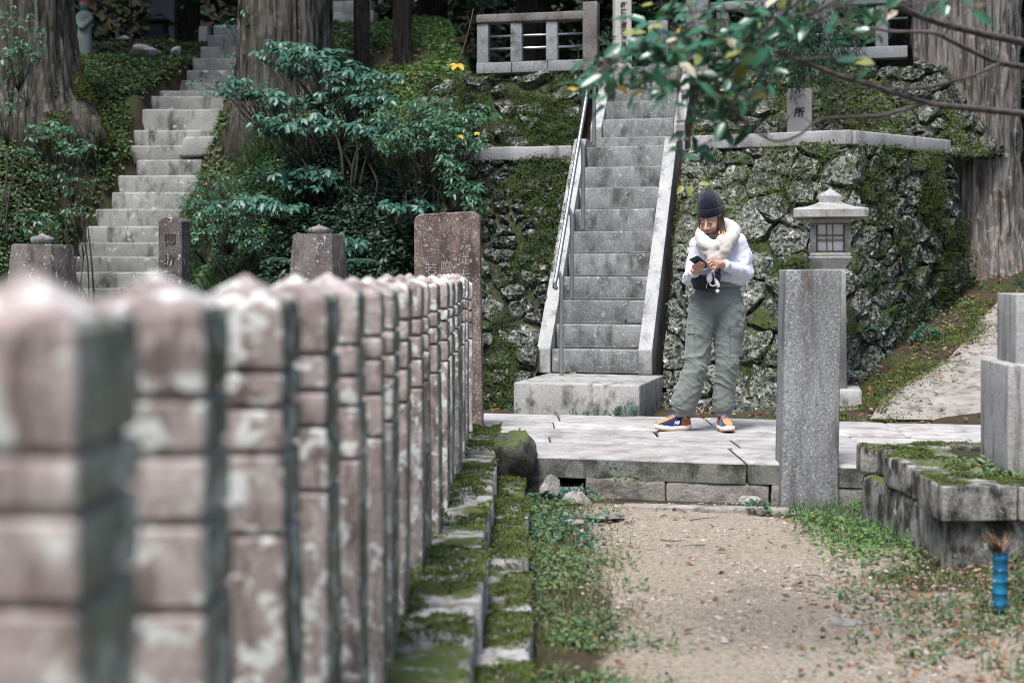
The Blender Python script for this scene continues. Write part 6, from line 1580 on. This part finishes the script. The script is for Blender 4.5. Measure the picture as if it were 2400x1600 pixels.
wall_moss(SR, NR, LR, HR, 2600, .22, LEAF_TEAL, 10, root=wallR, sz=(.025, .05), name='ivy', scale=2.2, bias=lambda a, b: .08 * (b < .4))

# ------------------------------------------------------------------ ground plants near the camera
grass(14000, (.10, .75), (3.6, 8.7), (.018, .065), GRASS, lambda x, y, r: (r.random(len(x)) < sstep(.62, .15, x + .15 * fbm(np.stack([x * 3, y * 3, x * 0], 1), 3, 4))) & patch(x, y, 2.2, 22, -.35), 31, 'short grass growing along the foot of the mossy plinth', w=.07)
cover(11000, (.08, .70), (3.6, 8.7), (.015, .035), LEAF_COVER, lambda x, y, r: (r.random(len(x)) < sstep(.66, .2, x + .3 * fbm(np.stack([x * 4, y * 4, x * 0], 1), 3, 17))) & patch(x, y, 2.4, 23, -.2), 32, (.0, .05), label='small weeds along the foot of the mossy plinth', w=.6)
cover(1600, (.10, .9), (6.2, 8.75), (.02, .045), LEAF_TEAL, lambda x, y, r: (r.random(len(x)) < sstep(.62, .2, x + .2 * fbm(np.stack([x * 4, y * 4, x * 0], 1), 3, 14)) * sstep(6.2, 7.6, y)) & patch(x, y, 2.6, 24, -.05), 33, (.0, .07), label='bluish weeds between the plinth and the gravel by the kerb', w=.6)
grass(9000, (1.35, 2.35), (6.9, 8.6), (.03, .11), GRASS_F, lambda x, y, r: (r.random(len(x)) < .75 * sstep(1.45, 1.85, x + .1 * (y - 8))) & patch(x, y, 2.0, 25, -.35), 34, 'fresh green grass around the foot of the granite pillar', w=.05)
cover(3500, (1.4, 2.2), (6.6, 8.5), (.02, .04), LEAF_WARM, lambda x, y, r: (r.random(len(x)) < sstep(1.4, 1.75, x)) & patch(x, y, 2.2, 26, -.2), 35, (.0, .05), label='low weeds in the grass before the granite pillar')
cover(12000, (.95, 3.0), (4.0, 6.5), (.015, .038), LEAF_COVER, lambda x, y, r: (r.random(len(x)) < .85 * sstep(1.0, 1.9, x - .12 * (y - 5) + .3 * fbm(np.stack([x * 3, y * 3, x * 0], 1), 3, 18))) & patch(x, y, 2.6, 27, -.08), 36, (.0, .045), label='leafy ground cover around the blue flower tube', w=.6)
grass(3800, (1.2, 3.0), (4.0, 6.4), (.03, .11), GRASS, lambda x, y, r: (r.random(len(x)) < sstep(1.2, 1.9, x)) & patch(x, y, 2.0, 28, -.1), 37, 'thin grass around the blue flower tube', w=.06)
cover(5200, (2.1, 3.4), (6.5, 7.7), (.02, .045), LEAF_COVER, lambda x, y, r: patch(x, y, 2.0, 29, -.2), 38, label='weeds growing on the grave platform', w=.6)
bpy.data.objects[[o.name for o in bpy.data.objects if o.get('label') == 'weeds growing on the grave platform'][0]].location.z = .30
# brown leaves
cover(240, (.15, 2.6), (3.8, 8.6), (.025, .055), LEAF_DEAD, None, 41, (.004, .016), name='leaf_litter', label='fallen brown leaves strewn over the gravel', w=.5)
cover(1500, (.8, 3.0), (4.0, 6.3), (.02, .05), LEAF_DEAD, lambda x, y, r: r.random(len(x)) < sstep(.9, 1.8, x), 42, (.004, .03), name='leaf_litter', label='fallen leaves among the weeds near the blue tube', w=.5)
cover(1400, (-.4, 5.2), (10.3, 14.2), (.03, .07), LEAF_DEAD, lambda x, y, r: ((y + SL * x > 11.55) & (terrain(x, y) < .23 + 1.5 * (x > 3)) & ~((x < 1.3) & (x > 0) & (y < 12.4))), 43, (.005, .04), name='leaf_litter', label='fallen leaves drifted along the foot of the walls', w=.5)
cover(1800, (-.4, 5.2), (10.3, 14.2), (.02, .045), LEAF_COVER, lambda x, y, r: ((y + SL * x > 11.6) & (terrain(x, y) < .23 + 1.5 * (x > 3)) & patch(x, y, 2.2, 44, .05) & ~((x > 3.6) & (y < 12.8))), 44, (.0, .06), label='small weeds along the foot of the walls', w=.5)
cover(60000, (-6.4, -4.3), (15.4, 19.6), (.03, .07), LEAF_COVER, lambda x, y, r: off_steps(x, y) & patch(x, y, 1.0, 71, -.25) & (r.random(len(x)) < .7), 72, (.0, .12), label='leafy plants on the steep bank between the huge cedar and the old steps')
lv = []
for px, py, d in ((1325, 872, 12.2), (1335, 874, 12.1), (1345, 873, 12.1), (1490, 872, 12.05), (1465, 812, 12.5), (1490, 813, 12.5), (1478, 812, 12.52), (1260, 440, 13.6), (1475, 437, 13.4), (1400, 960, 11.45), (1590, 1000, 10.3), (1640, 972, 11.35), (1650, 968, 11.4)): lv.append(W(px, py, d))
lv = np.array(lv); V, F = scatter(leaf_tpl(.6, .3, .2), LEAF_F, lv, rand_dirs(len(lv), -.1, .2), np.tile([0, -.3, 1.0], (len(lv), 1)), .05); tag(obj('leaf_litter', V, F, LEAF_DEAD), 'few fallen brown leaves caught on the granite stairway treads', 'leaves', kind='stuff')
n = 16000; r = np.random.default_rng(81); k = r.integers(0, 26, n); f = np.abs(r.normal(0, .16, n)) * r.choice([-1, 1], n) - .08; P = hits[k] + np.outer(f, [1.0, -.16, 0]) + np.stack([r.normal(0, .06, n), r.normal(0, .09, n), np.zeros(n)], 1); P = P[P[:, 1] > 11.6 - SL * P[:, 0]]; n = len(P); P[:, 2] = terrain(P[:, 0], P[:, 1]) + .03 * (f[:n] * 0 + 1)
ok = patch(P[:, 0], P[:, 1], 2.5, 82, -.15); P = P[ok]; n = len(P); V, F = scatter(rhomb_tpl(.38, .2, .1), RH_F, P, rand_dirs(n, .2, 1), rand_dirs(n, -.3, .6), r.uniform(.012, .028, n)); tag(obj('moss', V, F, MOSS), 'moss creeping over the edge of the sloping concrete path', 'moss', kind='stuff')
cover(5000, (2.7, 5.4), (11.2, 15.0), (.02, .05), LEAF_COVER, lambda x, y, r: (np.abs((x - np.interp(y, hits[:, 1], hits[:, 0]))) < .45) & (x < np.interp(y, hits[:, 1], hits[:, 0]) + .06) & patch(x, y, 2.4, 83, -.1), 84, (.0, .08), label='weeds between the wall foot and the sloping concrete path', w=.5)
cover(1500, (2.7, 5.8), (11.2, 16.0), (.03, .07), LEAF_DEAD, lambda x, y, r: (np.abs((x - np.interp(y, hits[:, 1], hits[:, 0]))) < .5), 85, (.02, .05), name='leaf_litter', label='brown leaves along the edge of the sloping concrete path', w=.5)
cover(30000, (-7.2, -4.2), (19.5, 24.2), (.04, .09), LEAF_COVER, lambda x, y, r: off_steps(x, y) & patch(x, y, 1.2, 95, -.4), 96, (.0, .08), label='leafy plants on the upper bank around the pale rocks')
# pebbles
n = 15000; r = np.random.default_rng(50); x = r.uniform(.3, 2.3, n); y = r.uniform(3.6, 8.5, n); ok = patch(x, y, 1.6, 51, -.25); x, y = x[ok], y[ok]; n = len(x)
oc = np.array([[1, 0, 0], [-1, 0, 0], [0, 1, 0], [0, -1, 0], [0, 0, 1], [0, 0, -1]], float); of = [np.array([[0, 2, 4], [2, 1, 4], [1, 3, 4], [3, 0, 4], [2, 0, 5], [1, 2, 5], [3, 1, 5], [0, 3, 5]])]
sz = np.minimum(.003 + r.exponential(.0032, n), .026); V, F = scatter(oc * np.array([1, .75, .5]), of, np.stack([x, y, terrain(x, y) + sz * .15], 1), rand_dirs(n, -.2, .2), np.tile([0, 0, 1.0], (n, 1)), sz)
M = Mat('pebble'); PEB = M.done(M.ramp(M.geo('Random Per Island'), (0, (.12, .10, .08)), (.5, (.27, .23, .19)), (1, (.42, .38, .34))), .85)
tag(obj('gravel', V, F, PEB, smooth=False), 'loose pebbles on the sandy path', 'gravel', kind='stuff')
# dry twigs
tw = []
for i in range(46):
    x, y = r.uniform(.4, 2.5), r.uniform(4.2, 8.3); a = r.uniform(0, 6.28); L = r.uniform(.05, .2); p = np.array([x, y, float(terrain(x, y)) + .008]); q_ = p + np.array([math.cos(a) * L, math.sin(a) * L, 0]); q_[2] = terrain(q_[0], q_[1]) + .012
    tw.append(tube(spline([p, (p + q_) / 2 + r.normal(0, .008, 3), q_], 5), [.003, .003, .0025, .002, .001], 5))
V, F = join(tw); tag(obj('twig_litter', V, F, TWIG), 'dry twigs scattered on the gravel path', 'twigs', kind='stuff')

# ------------------------------------------------------------------ drooping conifer and the near branch
r = np.random.default_rng(60); ct = thing('conifer', W(1850, 20, 13.9), 'drooping dark conifer sprays hanging before the upper wall', 'conifer')
V, F = tube(spline([W(1960, -260, 14.6), W(1900, -60, 14.2), W(1850, 60, 13.9), W(1830, 180, 13.8)], 12), np.linspace(.05, .01, 12), 8); obj('limb', V, F, TWIG, ct)
PP, XX = [], []
for i in range(210):
    t0 = r.uniform(0, 1); s = np.array([W(1880 + r.normal(0, 75), r.uniform(-60, 120), 13.8 + r.normal(0, .25))])[0]; L = r.uniform(.3, .75); dx = r.normal(-.25, .3)
    for k in range(34):
        f = k / 34; p = s + np.array([dx * L * f, r.normal(0, .02), -L * f * (1 - .15 * f)]); PP.append(p); XX.append(np.array([r.choice([-1, 1]) * r.uniform(.4, 1) + dx, r.normal(0, .4), -.9]))
PP = np.array(PP); XX = np.array(XX); V, F = scatter(rhomb_tpl(.13, .1, .25), RH_F, PP, XX, rand_dirs(len(PP), -.2, 1), r.uniform(.035, .085, len(PP))); tag(obj('sprays', V, F, LEAF_CONIF, ct), kind='stuff')
# pine seedlings near the inscribed pillar
for i, (px, py, d, lab) in enumerate(((1425, 92, 16.6, 'pine tuft beside the tall inscribed pillar'), (1432, 128, 16.3, 'low pine tuft at the foot of the tall inscribed pillar'), (1355, 118, 16.4, 'pine tuft behind the bars of the stone balustrade'), (2388, 668, 8.2, 'pine tuft behind the upper grave block'))):
    c = W(px, py, d); n = 46; P = np.tile(c, (n, 1)); X = rand_dirs(n, -.1, 1); V, F = scatter(rhomb_tpl(.045, .1, .1), RH_F, P, X, rand_dirs(n), r.uniform(.09, .17, n) * (1.0 if d > 9 else .55)); V2_, F2_ = tube([c + np.array([.02, 0, -.35]), c], [.008, .004], 5)
    V, F = join([(V, F), (V2_, F2_)]); tag(obj('pine_tuft', V, F, LEAF_CONIF), lab, 'pine')

nb = thing('leafy_branch', W(2400, 200, 5.0), 'overhanging dark branch with glossy evergreen leaves reaching in close to the viewer', 'branch')
DB = 5.0
def limb(pts, r0, r1, seed, name='limb'):
    r = np.random.default_rng(seed); P = spline([W(px, py, d) for px, py, d in pts], 30); P = P + .004 * np.stack([fbm(P * 11 + k, 3, seed) for k in (0, 9, 18)], 1); V, F = tube(P, np.linspace(r0, r1, 30), 8, jitter=.0016, seed=seed); obj(name, V, F, TWIG, nb); return P
branches = [
    limb([(2560, 130, 5.4), (2400, 100, 5.3), (2270, 72, 5.2), (2159, 40, 5.1), (2105, 9, 5.0), (2060, -30, 5.0)], .017, .010, 1),
    limb([(2560, 190, 5.3), (2400, 157, 5.2), (2328, 143, 5.1), (2226, 94, 5.0), (2177, 76, 5.0), (2050, 70, 5.0), (1960, 40, 4.9)], .013, .004, 2),
    limb([(2560, 280, 5.2), (2400, 267, 5.1), (2226, 249, 5.0), (2168, 241, 5.0), (2047, 203, 4.9), (1936, 165, 4.9), (1846, 134, 4.8), (1766, 94, 4.8), (1720, 70, 4.8)], .014, .005, 3),
    limb([(2168, 243, 5.0), (2061, 272, 4.9), (1936, 277, 4.85), (1870, 318, 4.8), (1815, 330, 4.8), (1766, 310, 4.75)], .008, .003, 4, 'twig'),
    limb([(2342, 150, 5.1), (2248, 187, 5.0), (2137, 208, 4.95), (2047, 207, 4.9)], .006, .004, 5, 'twig'),
    limb([(1890, -20, 4.9), (1850, 20, 4.8), (1815, 50, 4.8), (1780, 85, 4.75), (1730, 130, 4.7), (1690, 175, 4.7)], .009, .004, 6, 'twig'),
    limb([(1766, 94, 4.8), (1690, 90, 4.75), (1610, 70, 4.7), (1560, 100, 4.7), (1490, 120, 4.7), (1430, 150, 4.7)], .006, .002, 7, 'twig'),
    limb([(1846, 134, 4.8), (1740, 160, 4.75), (1660, 190, 4.7), (1590, 215, 4.7), (1500, 205, 4.7)], .005, .002, 8, 'twig'),
    limb([(1766, 312, 4.75), (1720, 260, 4.7), (1690, 220, 4.7), (1660, 150, 4.7)], .004, .002, 9, 'twig'),
    limb([(1990, -20, 4.9), (1900, 30, 4.8), (1800, 40, 4.8), (1700, 20, 4.7), (1620, 30, 4.7)], .006, .002, 10, 'twig'),
    limb([(2130, 30, 5.0), (2100, 10, 4.9), (2060, 60, 4.9), (2010, 90, 4.9)], .005, .002, 11, 'twig')]
r = np.random.default_rng(70); lp = []
spots = [(1420, 165, 40, 30, 14), (1470, 130, 45, 35, 18), (1530, 120, 45, 40, 20), (1590, 85, 45, 45, 20), (1640, 110, 50, 45, 22), (1700, 70, 50, 45, 20), (1760, 60, 50, 40, 16), (1650, 190, 60, 40, 22), (1720, 180, 50, 50, 20), (1560, 190, 50, 30, 12), (1800, 110, 50, 40, 10), (1850, 30, 50, 30, 10), (1930, 40, 60, 30, 8), (1770, 230, 50, 40, 9), (1600, 330, 30, 20, 5), (1640, 290, 40, 20, 4), (1690, 260, 30, 30, 6), (1370, 210, 18, 10, 3), (2030, 110, 40, 30, 6), (2090, 15, 40, 18, 6), (2240, 10, 60, 14, 5), (1410, 225, 15, 15, 2), (1480, 210, 30, 15, 4), (1740, 300, 30, 20, 3)]
for px, py, sx, sy, k in spots:
    for i in range(int(k * 2.0)): lp.append(W(px + r.normal(0, sx * .85), py + r.normal(0, sy * .85), 4.75 + r.normal(0, .13)))
lp = np.array(lp); n = len(lp)
Xl = unit(np.stack([r.normal(-.45, .8, n), r.normal(-.15, .7, n), r.normal(-.25, .45, n)], 1)); Zl = unit(np.stack([r.normal(0, .5, n), r.normal(-.45, .5, n), np.ones(n) * .9], 1)); Sl = r.uniform(.042, .092, n)
kinds = r.random(n)
for key, m, a_, b_ in (('near', LEAF_NEAR, 0, .92), ('near_yg', LEAF_YG, .92, .965), ('near_pale', LEAF_PALE, .965, .992), ('near_y', LEAF_YEL, .992, 1.01)):
    k = (kinds >= a_) & (kinds < b_); leaf_objects(lp[k], Xl[k], Zl[k], Sl[k], m, nb, key, .44)
# leaf stalks so that every leaf hangs from a twig
allP = np.concatenate(branches); tubes_ = []
for i in range(n):
    j = np.argmin(np.linalg.norm(allP - lp[i], axis=1)); q_ = allP[j]; mid = (q_ + lp[i]) / 2 + np.array([0, 0, .01]); tubes_.append(tube(spline([q_, mid, lp[i]], 4), [.0018, .0015, .0012, .001], 4))
V, F = join(tubes_); tag(obj('leaf_stalks', V, F, TWIG, nb), kind='stuff')
